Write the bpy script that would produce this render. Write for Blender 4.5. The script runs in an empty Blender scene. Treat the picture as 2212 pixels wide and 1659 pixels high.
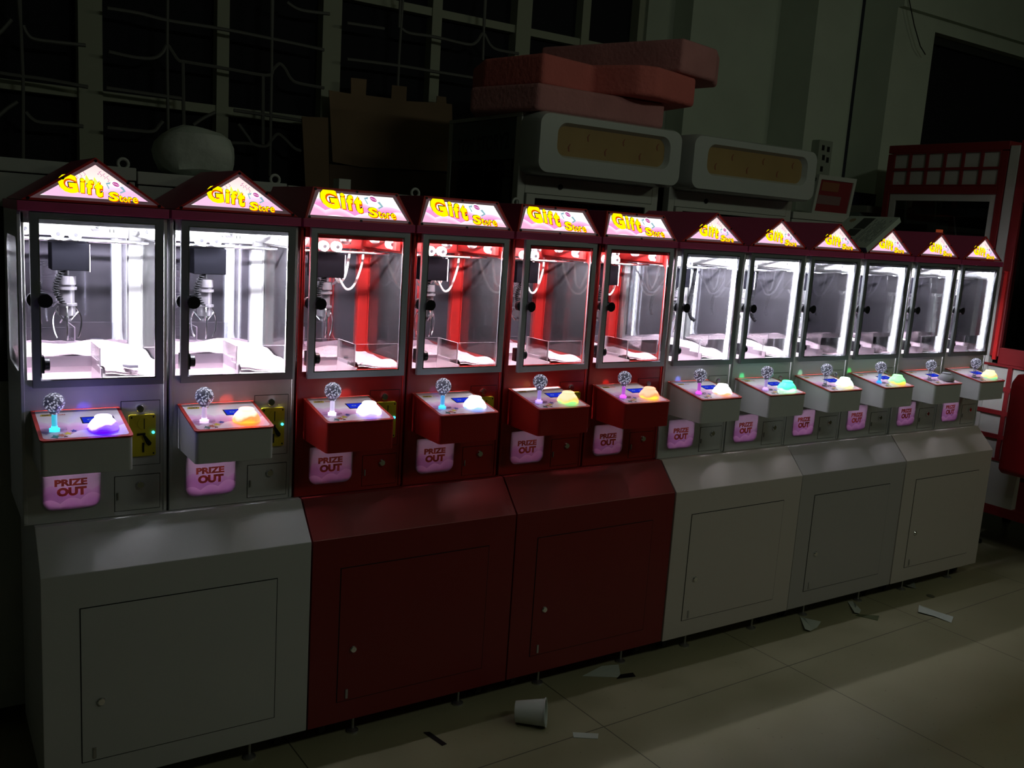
import bpy, math, random
from mathutils import Vector, Matrix
PI = math.pi
S = 0.92          # measurement units to metres
ZF = 0.262        # floor offset of the measured heights
scene = bpy.context.scene
COL = scene.collection

# ------------------------------------------------------------------ camera
FPX = 1997.5
CAM = (-0.2962, -2.9877, 1.6198)
YAW, PIT, ROL = -0.5851, -0.1674, -0.0656
RM = Matrix.Rotation(YAW, 3, 'Z') @ Matrix.Rotation(PIT, 3, 'X') @ Matrix.Rotation(ROL, 3, 'Y')
cd = bpy.data.cameras.new('camera')
cam = bpy.data.objects.new('camera', cd)
COL.objects.link(cam)
cd.sensor_width = 36
cd.lens = FPX / 2212 * 36
cd.clip_start = 0.02
r0, r1, r2 = RM.col[0], RM.col[1], RM.col[2]
M = Matrix((r0, r2, -r1)).transposed().to_4x4()
M.translation = Vector((CAM[0], CAM[1], CAM[2] + ZF)) * S
cam.matrix_world = M
scene.camera = cam

# ------------------------------------------------------------------ world, view, room light
w = bpy.data.worlds.new('night'); scene.world = w; w.use_nodes = True
w.node_tree.nodes['Background'].inputs[0].default_value = (0.35, 0.42, 0.40, 1)
w.node_tree.nodes['Background'].inputs[1].default_value = 0.004
scene.view_settings.view_transform = 'Standard'
scene.view_settings.look = 'None'
scene.view_settings.exposure = 0
scene.view_settings.gamma = 1
scene.view_settings.use_curve_mapping = False

def area(name, loc, target, sx, sy, power, color):
    l = bpy.data.lights.new(name, 'AREA'); l.shape = 'RECTANGLE'; l.size = sx; l.size_y = sy
    l.energy = power; l.color = color
    o = bpy.data.objects.new(name, l); COL.objects.link(o)
    o.location = Vector(loc)
    o.rotation_euler = (Vector(target) - Vector(loc)).to_track_quat('-Z', 'Y').to_euler()
    return o
area('ceiling_tube_light', (2.3, -3.3, 3.55), (3.3, 1.2, 1.3), 1.2, 0.12, 7.6, (0.92, 1.0, 0.84))
area('ceiling_tube_light', (5.4, -3.3, 3.6), (3.9, -1.4, 0.0), 1.2, 0.12, 7.5, (0.95, 1.0, 0.72))

# ------------------------------------------------------------------ builders
def Z(z): return z + ZF
def raydir(px, py):
    return RM @ Vector(((px - 1106) / FPX, 1, -(py - 829.5) / FPX))
def at(px, py, ax, val):
    """point of the place seen at a pixel, on the plane coordinate[ax] = val (measured units, z above the floor)"""
    d = raydir(px, py); o = Vector((CAM[0], CAM[1], CAM[2] + ZF))
    t = (val - o[ax]) / d[ax]
    return o + d * t

class MB:
    def __init__(s): s.v = []; s.f = []; s.m = []; s.cur = 0
    def mat(s, i): s.cur = i; return s
    def add(s, vs, fs):
        b = len(s.v); s.v += [tuple(v) for v in vs]
        s.f += [tuple(b + i for i in f) for f in fs]; s.m += [s.cur] * len(fs); return s
    def box(s, x0, x1, y0, y1, z0, z1, bev=0):
        if bev:
            return s.prism(rrect(x0, x1, y0, y1, bev), 'z', z0, z1)
        v = [(x0,y0,z0),(x1,y0,z0),(x1,y1,z0),(x0,y1,z0),(x0,y0,z1),(x1,y0,z1),(x1,y1,z1),(x0,y1,z1)]
        return s.add(v, [(0,3,2,1),(4,5,6,7),(0,1,5,4),(1,2,6,5),(2,3,7,6),(3,0,4,7)])
    def prism(s, pts, ax, a, b):
        """closed outline extruded: ax z: pts (x,y); ax y: pts (x,z); ax x: pts (y,z)"""
        n = len(pts)
        def P(p, t):
            return {'z': (p[0], p[1], t), 'y': (p[0], t, p[1]), 'x': (t, p[0], p[1])}[ax]
        v = [P(p, a) for p in pts] + [P(p, b) for p in pts]
        return s.add(v, [tuple(range(n))[::-1], tuple(range(n, 2 * n))] + [(i, (i + 1) % n, n + (i + 1) % n, n + i) for i in range(n)])
    def ring(s, outer, inner, ax, a, b):
        """frame between two outlines with the same number of points"""
        n = len(outer)
        def P(p, t):
            return {'z': (p[0], p[1], t), 'y': (p[0], t, p[1]), 'x': (t, p[0], p[1])}[ax]
        v = [P(p, a) for p in outer] + [P(p, a) for p in inner] + [P(p, b) for p in outer] + [P(p, b) for p in inner]
        f = []
        for i in range(n):
            j = (i + 1) % n
            f += [(i, j, n + j, n + i), (2*n+i, 3*n+i, 3*n+j, 2*n+j), (i, 2*n+i, 2*n+j, j), (n+i, n+j, 3*n+j, 3*n+i)]
        return s.add(v, f)
    def lathe(s, prof, c, ax='z', n=20):
        """prof: (radius, height) pairs turned about an axis through c"""
        vs = []
        for r, h in prof:
            for i in range(n):
                a = 2 * PI * i / n; u, v = r * math.cos(a), r * math.sin(a)
                vs.append({'z': (c[0]+u, c[1]+v, c[2]+h), 'y': (c[0]+u, c[1]+h, c[2]+v), 'x': (c[0]+h, c[1]+u, c[2]+v)}[ax])
        fs = []
        for k in range(len(prof) - 1):
            for i in range(n):
                j = (i + 1) % n; fs.append((k*n+i, k*n+j, (k+1)*n+j, (k+1)*n+i))
        fs.append(tuple(range(n))[::-1]); fs.append(tuple((len(prof)-1)*n + i for i in range(n)))
        return s.add(vs, fs)
    def tube(s, pts, r, n=8, rr=None):
        pts = [Vector(p) for p in pts]; vs = []
        up = Vector((0.13, 0.31, 0.94)).normalized()
        for k, p in enumerate(pts):
            t = (pts[min(k+1, len(pts)-1)] - pts[max(k-1, 0)]).normalized()
            if k == 0:
                a = t.cross(up).normalized()
                if a.length < .1: a = t.cross(Vector((1,0,0))).normalized()
            else:
                a = (pa - t * pa.dot(t)).normalized()
            pa = a; b = t.cross(a)
            R_ = rr[k] if rr else r
            for i in range(n):
                g = 2 * PI * i / n; vs.append(p + (a * math.cos(g) + b * math.sin(g)) * R_)
        fs = [(k*n+i, k*n+(i+1) % n, (k+1)*n+(i+1) % n, (k+1)*n+i) for k in range(len(pts)-1) for i in range(n)]
        fs += [tuple(range(n))[::-1], tuple((len(pts)-1)*n+i for i in range(n))]
        return s.add(vs, fs)
    def ball(s, c, r, n=16, sz=1.0):
        prof = [(max(1e-4, r*math.sin(PI*k/n)), -r*sz*math.cos(PI*k/n)) for k in range(n+1)]
        return s.lathe(prof, c, 'z', n * 2)
    def build(s, name, mats, parent=None, smooth=False, bevel=0, loc=None):
        me = bpy.data.meshes.new(name)
        lx, ly, lz = loc if loc else (0, 0, 0)
        me.from_pydata([((x-lx)*S, (y-ly)*S, (z-lz)*S) for x, y, z in s.v], [], s.f)
        if not isinstance(mats, (list, tuple)): mats = [mats]
        for m_ in mats: me.materials.append(m_)
        me.polygons.foreach_set('material_index', s.m)
        import bmesh
        bm = bmesh.new(); bm.from_mesh(me); bmesh.ops.recalc_face_normals(bm, faces=bm.faces); bm.to_mesh(me); bm.free()
        o = bpy.data.objects.new(name, me); COL.objects.link(o)
        if loc: o.location = Vector(loc) * S
        if parent: o.parent = parent
        if smooth:
            for p in me.polygons: p.use_smooth = True
            me.set_sharp_from_angle(angle=math.radians(35))
        if bevel:
            b = o.modifiers.new('bevel', 'BEVEL'); b.width = bevel * S; b.segments = 2; b.limit_method = 'ANGLE'
        return o

def rrect(x0, x1, y0, y1, r, n=5, rs=None):
    rs = rs or (r, r, r, r)       # corner order: x0y0, x1y0, x1y1, x0y1
    out = []
    for (cx, cy, a0), q in zip(((x0, y0, PI), (x1, y0, 1.5*PI), (x1, y1, 0), (x0, y1, .5*PI)), rs):
        ox = cx + (q if cx == x0 else -q); oy = cy + (q if cy == y0 else -q)
        for k in range(n + 1):
            a = a0 + .5 * PI * k / n
            out.append((ox + q * math.cos(a), oy + q * math.sin(a)))
    return out
def spline(pts, n=8):
    pts = [Vector(p) for p in pts]; out = []
    for i in range(len(pts) - 1):
        p0 = pts[max(i-1, 0)]; p1 = pts[i]; p2 = pts[i+1]; p3 = pts[min(i+2, len(pts)-1)]
        for k in range(n):
            t = k / n
            out.append(.5*((2*p1)+(p2-p0)*t+(2*p0-5*p1+4*p2-p3)*t*t+(3*p1-p0-3*p2+p3)*t**3))
    out.append(pts[-1]); return out

def text(mb, body, org, ux, uz, size, width=None, bold=0.0, shear=0.0, depth_dir=None, space=1.0):
    """flat lettering: org lower left, ux and uz unit directions, size = capital height, optional total width"""
    cu = bpy.data.curves.new('t', 'FONT'); cu.body = body; cu.offset = bold; cu.shear = shear; cu.space_character = space
    cu.resolution_u = 3
    ob = bpy.data.objects.new('t', cu); COL.objects.link(ob)
    dg = bpy.context.evaluated_depsgraph_get()
    me = bpy.data.meshes.new_from_object(ob.evaluated_get(dg))
    vs = [v.co.copy() for v in me.vertices]; fs = [tuple(p.vertices) for p in me.polygons]
    bpy.data.objects.remove(ob); bpy.data.curves.remove(cu); bpy.data.meshes.remove(me)
    if not vs: return
    x0 = min(v.x for v in vs); x1 = max(v.x for v in vs); y0 = min(v.y for v in vs); y1 = max(v.y for v in vs)
    sy = size / (y1 - y0); sx = width / (x1 - x0) if width else sy
    org, ux, uz = Vector(org), Vector(ux), Vector(uz)
    mb.add([org + ux * ((v.x - x0) * sx) + uz * ((v.y - y0) * sy) for v in vs], fs)

# ------------------------------------------------------------------ materials
MATS = {}
def pbr(name, col, rough=.5, metal=0.0, emit=None, es=0.0, bump=0.0, bscale=60, spec=.5, var=0.0, vscale=8, coat=0):
    if name in MATS: return MATS[name]
    m = bpy.data.materials.new(name); m.use_nodes = True; nt = m.node_tree; b = nt.nodes['Principled BSDF']
    b.inputs['Base Color'].default_value = (*col, 1); b.inputs['Roughness'].default_value = rough
    b.inputs['Metallic'].default_value = metal; b.inputs['Specular IOR Level'].default_value = spec
    b.inputs['Coat Weight'].default_value = coat
    if emit: b.inputs['Emission Color'].default_value = (*emit, 1); b.inputs['Emission Strength'].default_value = es
    if bump or var:
        tc = nt.nodes.new('ShaderNodeTexCoord')
    if bump:
        n = nt.nodes.new('ShaderNodeTexNoise'); n.inputs['Scale'].default_value = bscale; n.inputs['Detail'].default_value = 4
        bp = nt.nodes.new('ShaderNodeBump'); bp.inputs['Strength'].default_value = bump; bp.inputs['Distance'].default_value = .01
        nt.links.new(tc.outputs['Object'], n.inputs['Vector']); nt.links.new(n.outputs['Fac'], bp.inputs['Height']); nt.links.new(bp.outputs['Normal'], b.inputs['Normal'])
    if var:
        n = nt.nodes.new('ShaderNodeTexNoise'); n.inputs['Scale'].default_value = vscale; n.inputs['Detail'].default_value = 5
        nt.links.new(tc.outputs['Object'], n.inputs['Vector'])
        mx = nt.nodes.new('ShaderNodeMix'); mx.data_type = 'RGBA'
        mx.inputs[6].default_value = tuple(max(0, c * (1 - var)) for c in col) + (1,)
        mx.inputs[7].default_value = tuple(min(1, c * (1 + var)) for c in col) + (1,)
        nt.links.new(n.outputs['Fac'], mx.inputs[0]); nt.links.new(mx.outputs[2], b.inputs['Base Color'])
    MATS[name] = m; return m
def emis(name, col, st):
    if name in MATS: return MATS[name]
    m = bpy.data.materials.new(name); m.use_nodes = True; nt = m.node_tree; nt.nodes.clear()
    e = nt.nodes.new('ShaderNodeEmission'); e.inputs[0].default_value = (*col, 1); e.inputs[1].default_value = st
    o = nt.nodes.new('ShaderNodeOutputMaterial'); nt.links.new(e.outputs[0], o.inputs[0]); MATS[name] = m; return m
def glass(name, tint=(1, 1, 1), refl=.05, rough=.02, haze=0.0):
    if name in MATS: return MATS[name]
    m = bpy.data.materials.new(name); m.use_nodes = True; nt = m.node_tree; nt.nodes.clear(); N = nt.nodes.new; L = nt.links.new
    t = N('ShaderNodeBsdfTransparent'); t.inputs[0].default_value = (*tint, 1)
    g = N('ShaderNodeBsdfGlossy'); g.inputs['Roughness'].default_value = rough
    lw = N('ShaderNodeFresnel'); lw.inputs[0].default_value = 1.3
    mu = N('ShaderNodeMath'); mu.operation = 'MULTIPLY_ADD'; mu.inputs[1].default_value = .8; mu.inputs[2].default_value = refl * .3
    L(lw.outputs[0], mu.inputs[0])
    mx = N('ShaderNodeMixShader'); L(mu.outputs[0], mx.inputs[0]); L(t.outputs[0], mx.inputs[1]); L(g.outputs[0], mx.inputs[2])
    last = mx
    if haze:
        d = N('ShaderNodeBsdfDiffuse'); d.inputs[0].default_value = (.8, .75, .85, 1)
        m2 = N('ShaderNodeMixShader'); m2.inputs[0].default_value = haze; L(mx.outputs[0], m2.inputs[1]); L(d.outputs[0], m2.inputs[2]); last = m2
    o = N('ShaderNodeOutputMaterial'); L(last.outputs[0], o.inputs[0]); MATS[name] = m; return m
class NT:
    def __init__(s, m): s.nt = m.node_tree; s.N = s.nt.nodes.new; s.L = s.nt.links.new
    def math(s, op, *a):
        n = s.N('ShaderNodeMath'); n.operation = op
        for i, x in enumerate(a):
            if isinstance(x, (int, float)): n.inputs[i].default_value = x
            else: s.L(x, n.inputs[i])
        return n.outputs[0]
    def mix(s, f, a, b):
        n = s.N('ShaderNodeMix'); n.data_type = 'RGBA'
        for i, x in ((0, f), (6, a), (7, b)):
            if isinstance(x, (int, float)): n.inputs[i].default_value = x
            elif isinstance(x, tuple): n.inputs[i].default_value = (*x, 1)
            else: s.L(x, n.inputs[i])
        return n.outputs[2]
def clouds(name, zt, zb, layers, skyt, skyb, emit=0.0, ax=2, halo=None, trans=0.0):
    """printed cloud picture: sky gradient between zb and zt, then scalloped cloud banks; layers (height 0..1, amplitude, frequency, phase, colour, edge colour)"""
    if name in MATS: return MATS[name]
    m = bpy.data.materials.new(name); m.use_nodes = True; k = NT(m); b = k.nt.nodes['Principled BSDF']
    tc = k.N('ShaderNodeTexCoord'); sp = k.N('ShaderNodeSeparateXYZ'); k.L(tc.outputs['Object'], sp.inputs[0])
    X = sp.outputs[0]; V = sp.outputs[ax]
    t = k.math('DIVIDE', k.math('SUBTRACT', V, (zb + (ZF if ax == 2 else 0)) * S), (zt - zb) * S)
    c = k.mix(k.math('MINIMUM', k.math('MAXIMUM', t, 0.0), 1.0), skyb, skyt)
    if halo:
        hx, hz, hr, hc = halo
        dx_ = k.math('DIVIDE', k.math('SUBTRACT', X, hx * S), hr * S * 1.6); dz_ = k.math('DIVIDE', k.math('SUBTRACT', V, (hz + ZF) * S), hr * S)
        q = k.math('SQRT', k.math('ADD', k.math('MULTIPLY', dx_, dx_), k.math('MULTIPLY', dz_, dz_)))
        c = k.mix(k.math('MAXIMUM', k.math('SUBTRACT', 1.0, q), 0.0), c, hc)
    for h, a, fr, ph, cc, ec in layers:
        w1 = k.math('ABSOLUTE', k.math('SINE', k.math('MULTIPLY_ADD', X, fr / S, ph)))
        w2 = k.math('SINE', k.math('MULTIPLY_ADD', X, fr / S * .37, ph * 2))
        top = k.math('ADD', k.math('MULTIPLY_ADD', w1, a, h), k.math('MULTIPLY', w2, a * .8))
        d = k.math('SUBTRACT', top, t)
        edge = k.math('MINIMUM', k.math('MAXIMUM', k.math('MULTIPLY', d, 6.0), 0.0), 1.0)
        lay = k.mix(edge, ec, cc)
        c = k.mix(k.math('GREATER_THAN', d, 0.0), c, lay)
    if emit:
        k.L(c, b.inputs['Emission Color']); b.inputs['Emission Strength'].default_value = emit; b.inputs['Base Color'].default_value = (.05, .04, .05, 1)
    else: k.L(c, b.inputs['Base Color'])
    b.inputs['Roughness'].default_value = .35
    if trans:
        t_ = k.N('ShaderNodeBsdfTranslucent'); k.L(c, t_.inputs[0]); x_ = k.N('ShaderNodeMixShader'); x_.inputs[0].default_value = trans
        k.L(b.outputs[0], x_.inputs[1]); k.L(t_.outputs[0], x_.inputs[2]); k.L(x_.outputs[0], k.nt.nodes['Material Output'].inputs[0])
    MATS[name] = m; return m
def led(name, cols, strength, centre):
    """translucent dome lit by coloured LEDs inside it: colour varies round the dome"""
    m = bpy.data.materials.new(name); m.use_nodes = True; k = NT(m); b = k.nt.nodes['Principled BSDF']
    tc = k.N('ShaderNodeTexCoord'); sp = k.N('ShaderNodeSeparateXYZ'); k.L(tc.outputs['Object'], sp.inputs[0])
    c0, c1, c2 = cols       # top glow, body, lower edge
    hh = k.math('DIVIDE', k.math('SUBTRACT', sp.outputs[2], centre[2] * S), .034 * S)
    sx = k.math('DIVIDE', k.math('SUBTRACT', sp.outputs[0], centre[0] * S), .042 * S)
    n = k.N('ShaderNodeTexNoise'); n.inputs['Scale'].default_value = 26; k.L(tc.outputs['Object'], n.inputs['Vector'])
    nn = k.math('MULTIPLY', k.math('SUBTRACT', n.outputs['Fac'], .5), .9)
    f1 = k.math('MINIMUM', k.math('MAXIMUM', k.math('MULTIPLY', k.math('ADD', k.math('ADD', hh, k.math('MULTIPLY', sx, -.25)), k.math('SUBTRACT', nn, .38)), 3.0), 0.0), 1.0)
    f2 = k.math('MINIMUM', k.math('MAXIMUM', k.math('MULTIPLY', k.math('ADD', k.math('ADD', hh, nn), -.05), 5.0), 0.0), 1.0)
    c = k.mix(f1, k.mix(f2, c2, c1), c0)
    k.L(c, b.inputs['Emission Color']); b.inputs['Emission Strength'].default_value = strength
    b.inputs['Base Color'].default_value = (.35, .35, .35, 1); b.inputs['Roughness'].default_value = .15
    return m

WHITE = pbr('white_powder_coat', (.52, .53, .53), .42, bump=.05, bscale=400)
WHITE2 = pbr('warm_white_powder_coat', (.56, .51, .48), .42, bump=.05, bscale=400)
WHITE3 = pbr('grey_white_powder_coat', (.43, .41, .41), .45, bump=.05, bscale=400)
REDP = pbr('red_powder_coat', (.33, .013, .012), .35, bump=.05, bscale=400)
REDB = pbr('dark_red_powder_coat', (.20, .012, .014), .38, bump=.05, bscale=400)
ROOF = pbr('maroon_roof_steel', (.42, .045, .14), .45)
RIM = pbr('red_sign_trim', (.55, .02, .02), .4)
GREY = pbr('brushed_grey_aluminium', (.20, .22, .23), .4, .35)
CHROME = pbr('chrome', (.75, .75, .78), .12, 1.0)
STEEL = pbr('satin_steel', (.5, .5, .52), .3, .9)
BLACK = pbr('black_plastic', (.012, .012, .014), .25)
DARK = pbr('dark_gap', (.006, .006, .006), .9)
RUBBER = pbr('black_rubber', (.015, .015, .016), .6)
NYLON = pbr('white_nylon', (.8, .8, .8), .4)
YELLOW = pbr('yellow_plastic', (.50, .42, .015), .4)
ACRYL = glass('clear_acrylic', (.93, .93, .95), .05)
ACEDGE = pbr('acrylic_cut_edge', (.85, .75, .82), .2)
PANE = glass('window_glass', (.94, .95, .95), .06)
SGL = glass('dusty_side_glass', (.92, .93, .93), .06, haze=.018)
PLUSH = pbr('pink_plush_fabric', (.96, .68, .75), .95, bump=1.0, bscale=90, var=.12, vscale=14)
HOSE = pbr('white_cable_sleeve', (.75, .75, .72), .5)
LAMPM = {0: emis('led_tube', (.93, .90, 1.0), 1800.0), 1: emis('led_tube_dim', (1.0, .93, .98), 800.0)}
LBL_Y = emis('sign_yellow', (1.0, .86, .0), 1.15)
LBL_O = emis('sign_orange', (1.0, .13, .0), .8)
LBL_K = pbr('sign_outline', (.05, .03, .03), .5)
LBL_P = emis('sign_magenta', (.72, .10, .45), .8)
LBL_W = emis('sign_white', (1, 1, 1), 1.1)
LBL_B = emis('sign_pale_blue', (.35, .62, .72), .8)
SIGNY = emis('sign_crown', (.9, 1.0, .12), 1.0)
MARGIN = pbr('sign_acrylic_margin', (.42, .28, .32), .3, emit=(.5, .30, .36), es=.10)
SIGN_T = clouds('trapezoid_sign_print', 1.705, 1.612, [(.40, .16, 24, .3, (.85, .28, .62), (1, .62, .82)), (.24, .17, 30, 1.1, (.95, .42, .66), (1, .78, .9)), (.07, .15, 27, 2.1, (1, .50, .66), (1, .82, .88))], (1, .93, .80), (1, .95, .93), 1.2, halo=(.22, 1.68, .13, (1, 1, 1)))
SIGN_G = clouds('gable_sign_print', 1.735, 1.612, [(.26, .12, 15, .3, (.86, .52, .76), (1, .80, .93)), (.06, .12, 13, 1.6, (1, .74, .86), (1, .9, .95))], (.90, .42, .56), (1, .88, .86), 1.15, halo=(.17, 1.645, .12, (1, .96, .82)))
PRIZE = clouds('prize_flap_print', .815, .68, [(.46, .07, 70, .3, (.62, .44, .64), (.72, .58, .73)), (.22, .10, 55, 1.6, (.68, .50, .70), (.80, .66, .80))], (.74, .72, .76), (.72, .62, .74), trans=.5)
DECAL = clouds('console_print', 0, -.18, [(.45, .08, 60, .5, (.62, .32, .56), (.75, .6, .75)), (.12, .12, 50, 1.6, (.75, .55, .70), (.85, .75, .85))], (.80, .74, .80), (.80, .74, .80), ax=1)
PRED = pbr('printed_red', (.55, .06, .03), .5)
def translucent_print(name, col):
    m = bpy.data.materials.new(name); m.use_nodes = True; k = NT(m); b = k.nt.nodes['Principled BSDF']; b.inputs['Base Color'].default_value = (*col, 1)
    t_ = k.N('ShaderNodeBsdfTranslucent'); t_.inputs[0].default_value = (*col, 1); x_ = k.N('ShaderNodeMixShader'); x_.inputs[0].default_value = .5
    k.L(b.outputs[0], x_.inputs[1]); k.L(t_.outputs[0], x_.inputs[2]); k.L(x_.outputs[0], k.nt.nodes['Material Output'].inputs[0]); return m
PRT = translucent_print('flap_lettering_red', (.62, .15, .08))
CARD = pbr('brown_cardboard', (.26, .17, .10), .85, var=.2, vscale=5)

# mirror at the back of every cabin, dusty
def mirror():
    m = bpy.data.materials.new('dusty_mirror'); m.use_nodes = True; k = NT(m); k.nt.nodes.clear()
    g = k.N('ShaderNodeBsdfGlossy'); g.inputs[0].default_value = (.48, .47, .52, 1); g.inputs['Roughness'].default_value = .03
    d = k.N('ShaderNodeBsdfDiffuse')
    tc = k.N('ShaderNodeTexCoord'); n = k.N('ShaderNodeTexNoise'); n.inputs['Scale'].default_value = 9; n.inputs['Detail'].default_value = 6
    k.L(tc.outputs['Object'], n.inputs['Vector'])
    k.L(k.mix(n.outputs['Fac'], (.008, .008, .011), (.045, .041, .052)), d.inputs[0])
    a = k.N('ShaderNodeAddShader'); k.L(g.outputs[0], a.inputs[0]); k.L(d.outputs[0], a.inputs[1])
    o = k.N('ShaderNodeOutputMaterial'); k.L(a.outputs[0], o.inputs[0]); return m
MIRROR = mirror()
# bubble resin of the joystick balls, LED light from below painted in as emission
def resin():
    m = bpy.data.materials.new('bubble_resin'); m.use_nodes = True; k = NT(m); b = k.nt.nodes['Principled BSDF']
    tc = k.N('ShaderNodeTexCoord'); v = k.N('ShaderNodeTexVoronoi'); v.inputs['Scale'].default_value = 150
    k.L(tc.outputs['Object'], v.inputs['Vector'])
    f = k.math('MINIMUM', k.math('MAXIMUM', k.math('MULTIPLY_ADD', v.outputs['Distance'], -2.6, 1.35), 0.0), 1.0)
    c = k.mix(f, (.22, .22, .26), (.9, .9, 1.0))
    k.L(c, b.inputs['Base Color']); b.inputs['Roughness'].default_value = .08
    k.L(k.mix(f, (.015, .015, .03), (.42, .42, .58)), b.inputs['Emission Color']); b.inputs['Emission Strength'].default_value = 1.1
    bp = k.N('ShaderNodeBump'); bp.inputs['Strength'].default_value = .6; bp.inputs['Distance'].default_value = .003
    k.L(v.outputs['Distance'], bp.inputs['Height']); k.L(bp.outputs[0], b.inputs['Normal'])
    return m
RESIN = resin()

# ------------------------------------------------------------------ tagging
def tag(o, label=None, cat=None, group=None, kind=None):
    if label: o['label'] = label
    if cat: o['category'] = cat
    if group: o['group'] = group
    if kind: o['kind'] = kind
    return o
def empty(name, loc, rz=0, label=None, cat=None, group=None):
    o = bpy.data.objects.new(name, None); COL.objects.link(o); o.location = Vector(loc) * S
    o.rotation_euler = (0, 0, rz); o.empty_display_size = .05
    return tag(o, label, cat, group)
def copy_tree(o, parent=None):
    c = o.copy(); COL.objects.link(c); c.parent = parent
    for ch in list(o.children): copy_tree(ch, c)
    return c

# ------------------------------------------------------------------ the room
def struct(name, mb, m, **k):
    return tag(mb.build(name, m, **k), kind='structure')
def floor_mat():
    m = bpy.data.materials.new('olive_floor_tile'); m.use_nodes = True; k = NT(m); b = k.nt.nodes['Principled BSDF']
    tc = k.N('ShaderNodeTexCoord'); mp = k.N('ShaderNodeMapping'); mp.inputs['Rotation'].default_value = (0, 0, math.radians(-1.6))
    k.L(tc.outputs['Object'], mp.inputs[0]); sp = k.N('ShaderNodeSeparateXYZ'); k.L(mp.outputs[0], sp.inputs[0])
    T = 1.095 * S
    def line(c, off):
        fr = k.math('FRACT', k.math('ADD', k.math('DIVIDE', c, T), off))
        return k.math('LESS_THAN', k.math('ABSOLUTE', k.math('SUBTRACT', fr, .5)), .0022)
    # joints through (1.905,-.474) and neighbours
    cr, sr = math.cos(math.radians(-1.6)), math.sin(math.radians(-1.6))
    jx, jy = 1.905 * S, -.466 * S; rx, ry = cr * jx - sr * jy, sr * jx + cr * jy
    lx = line(sp.outputs[0], .5 - rx / T); ly = line(sp.outputs[1], .5 - ry / T)
    ln = k.math('MAXIMUM', lx, ly)
    n = k.N('ShaderNodeTexNoise'); n.inputs['Scale'].default_value = 3; n.inputs['Detail'].default_value = 6; k.L(tc.outputs['Object'], n.inputs['Vector'])
    n2 = k.N('ShaderNodeTexNoise'); n2.inputs['Scale'].default_value = 60; n2.inputs['Detail'].default_value = 4; k.L(tc.outputs['Object'], n2.inputs['Vector'])
    c = k.mix(n.outputs['Fac'], (.26, .25, .15), (.36, .34, .22))
    dirt = k.math('GREATER_THAN', n2.outputs['Fac'], .70)
    c = k.mix(k.math('MULTIPLY', dirt, .5), c, (.10, .09, .05))
    c = k.mix(ln, c, (.08, .075, .05)); k.L(c, b.inputs['Base Color'])
    k.L(k.math('MULTIPLY_ADD', n.outputs['Fac'], .25, .22), b.inputs['Roughness'])
    return m
struct('floor', MB().box(-4.5, 13, -7.5, 4, -.1, 0), floor_mat())
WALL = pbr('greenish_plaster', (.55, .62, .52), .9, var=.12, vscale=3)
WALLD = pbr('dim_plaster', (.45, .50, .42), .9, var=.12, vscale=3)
struct('ceiling', MB().box(-4.5, 13, -7.5, 4, 4.6, 4.7), WALL)
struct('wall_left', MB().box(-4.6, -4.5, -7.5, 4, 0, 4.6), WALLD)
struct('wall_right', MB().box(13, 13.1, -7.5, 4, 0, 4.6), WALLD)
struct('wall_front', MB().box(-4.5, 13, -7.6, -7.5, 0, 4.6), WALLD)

# back wall: window bay on the left, stepped pillars on the right
WY = 2.6
wb = MB()
wb.box(-4.5, 4.66, WY, WY+.2, 0, 1.9)
wb.box(-4.5, 4.66, WY, WY+.2, 4.1, 4.6)
wb.box(4.40, 4.66, WY, WY+.2, 1.9, 4.1)
wb.box(-4.5, -3.6, WY, WY+.2, 1.9, 4.1)
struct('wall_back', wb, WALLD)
struct('trim_1', MB().box(4.66, 5.59, 2.4, 2.8, 0, 4.6), WALL)       # pillar
struct('trim_2', MB().box(5.59, 6.10, 2.03, 2.8, 0, 4.6), WALL)
wb = MB(); px0 = 6.10; wy2 = 1.70
wb.box(px0, 6.60, wy2, wy2+.3, 0, 4.6)
wb.box(6.60, 13, wy2, wy2+.3, 3.62, 4.6)
wb.box(6.60, 13, wy2, wy2+.3, 0, 1.3)
wb.box(9.6, 13, wy2, wy2+.3, 1.3, 3.62)
struct('wall_back_right', wb, WALL)
struct('trim_3', MB().box(px0, 13, wy2-.05, wy2, 3.72, 3.84), WALL)   # beam ledge
struct('trim_4', MB().box(5.65, 7.2, wy2-.28, wy2, 2.16, 2.21), pbr('grey_ledge', (.16, .17, .14), .8))
struct('trim_5', MB().box(5.65, 7.2, wy2-.22, wy2, 1.2, 2.16), pbr('dark_green_panel', (.12, .16, .14), .8))  # dark green panel below the ledge
WFR = pbr('old_cream_window_steel', (.36, .38, .29), .7)
DGL = pbr('night_window_glass', (.020, .020, .026), .75, spec=.1)
# big window right
wn = MB().box(6.60, 9.6, wy2+.12, wy2+.14, 1.3, 3.62)
w5 = tag(wn.build('window_5', DGL), kind='structure')
MB().ring([(6.60, 1.3), (9.6, 1.3), (9.6, 3.62), (6.60, 3.62)], [(6.66, 1.36), (9.54, 1.36), (9.54, 3.56), (6.66, 3.56)], 'y', wy2+.08, wy2+.12).build('window_frame', pbr('dark_window_frame', (.03, .032, .03), .6), w5)
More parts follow.
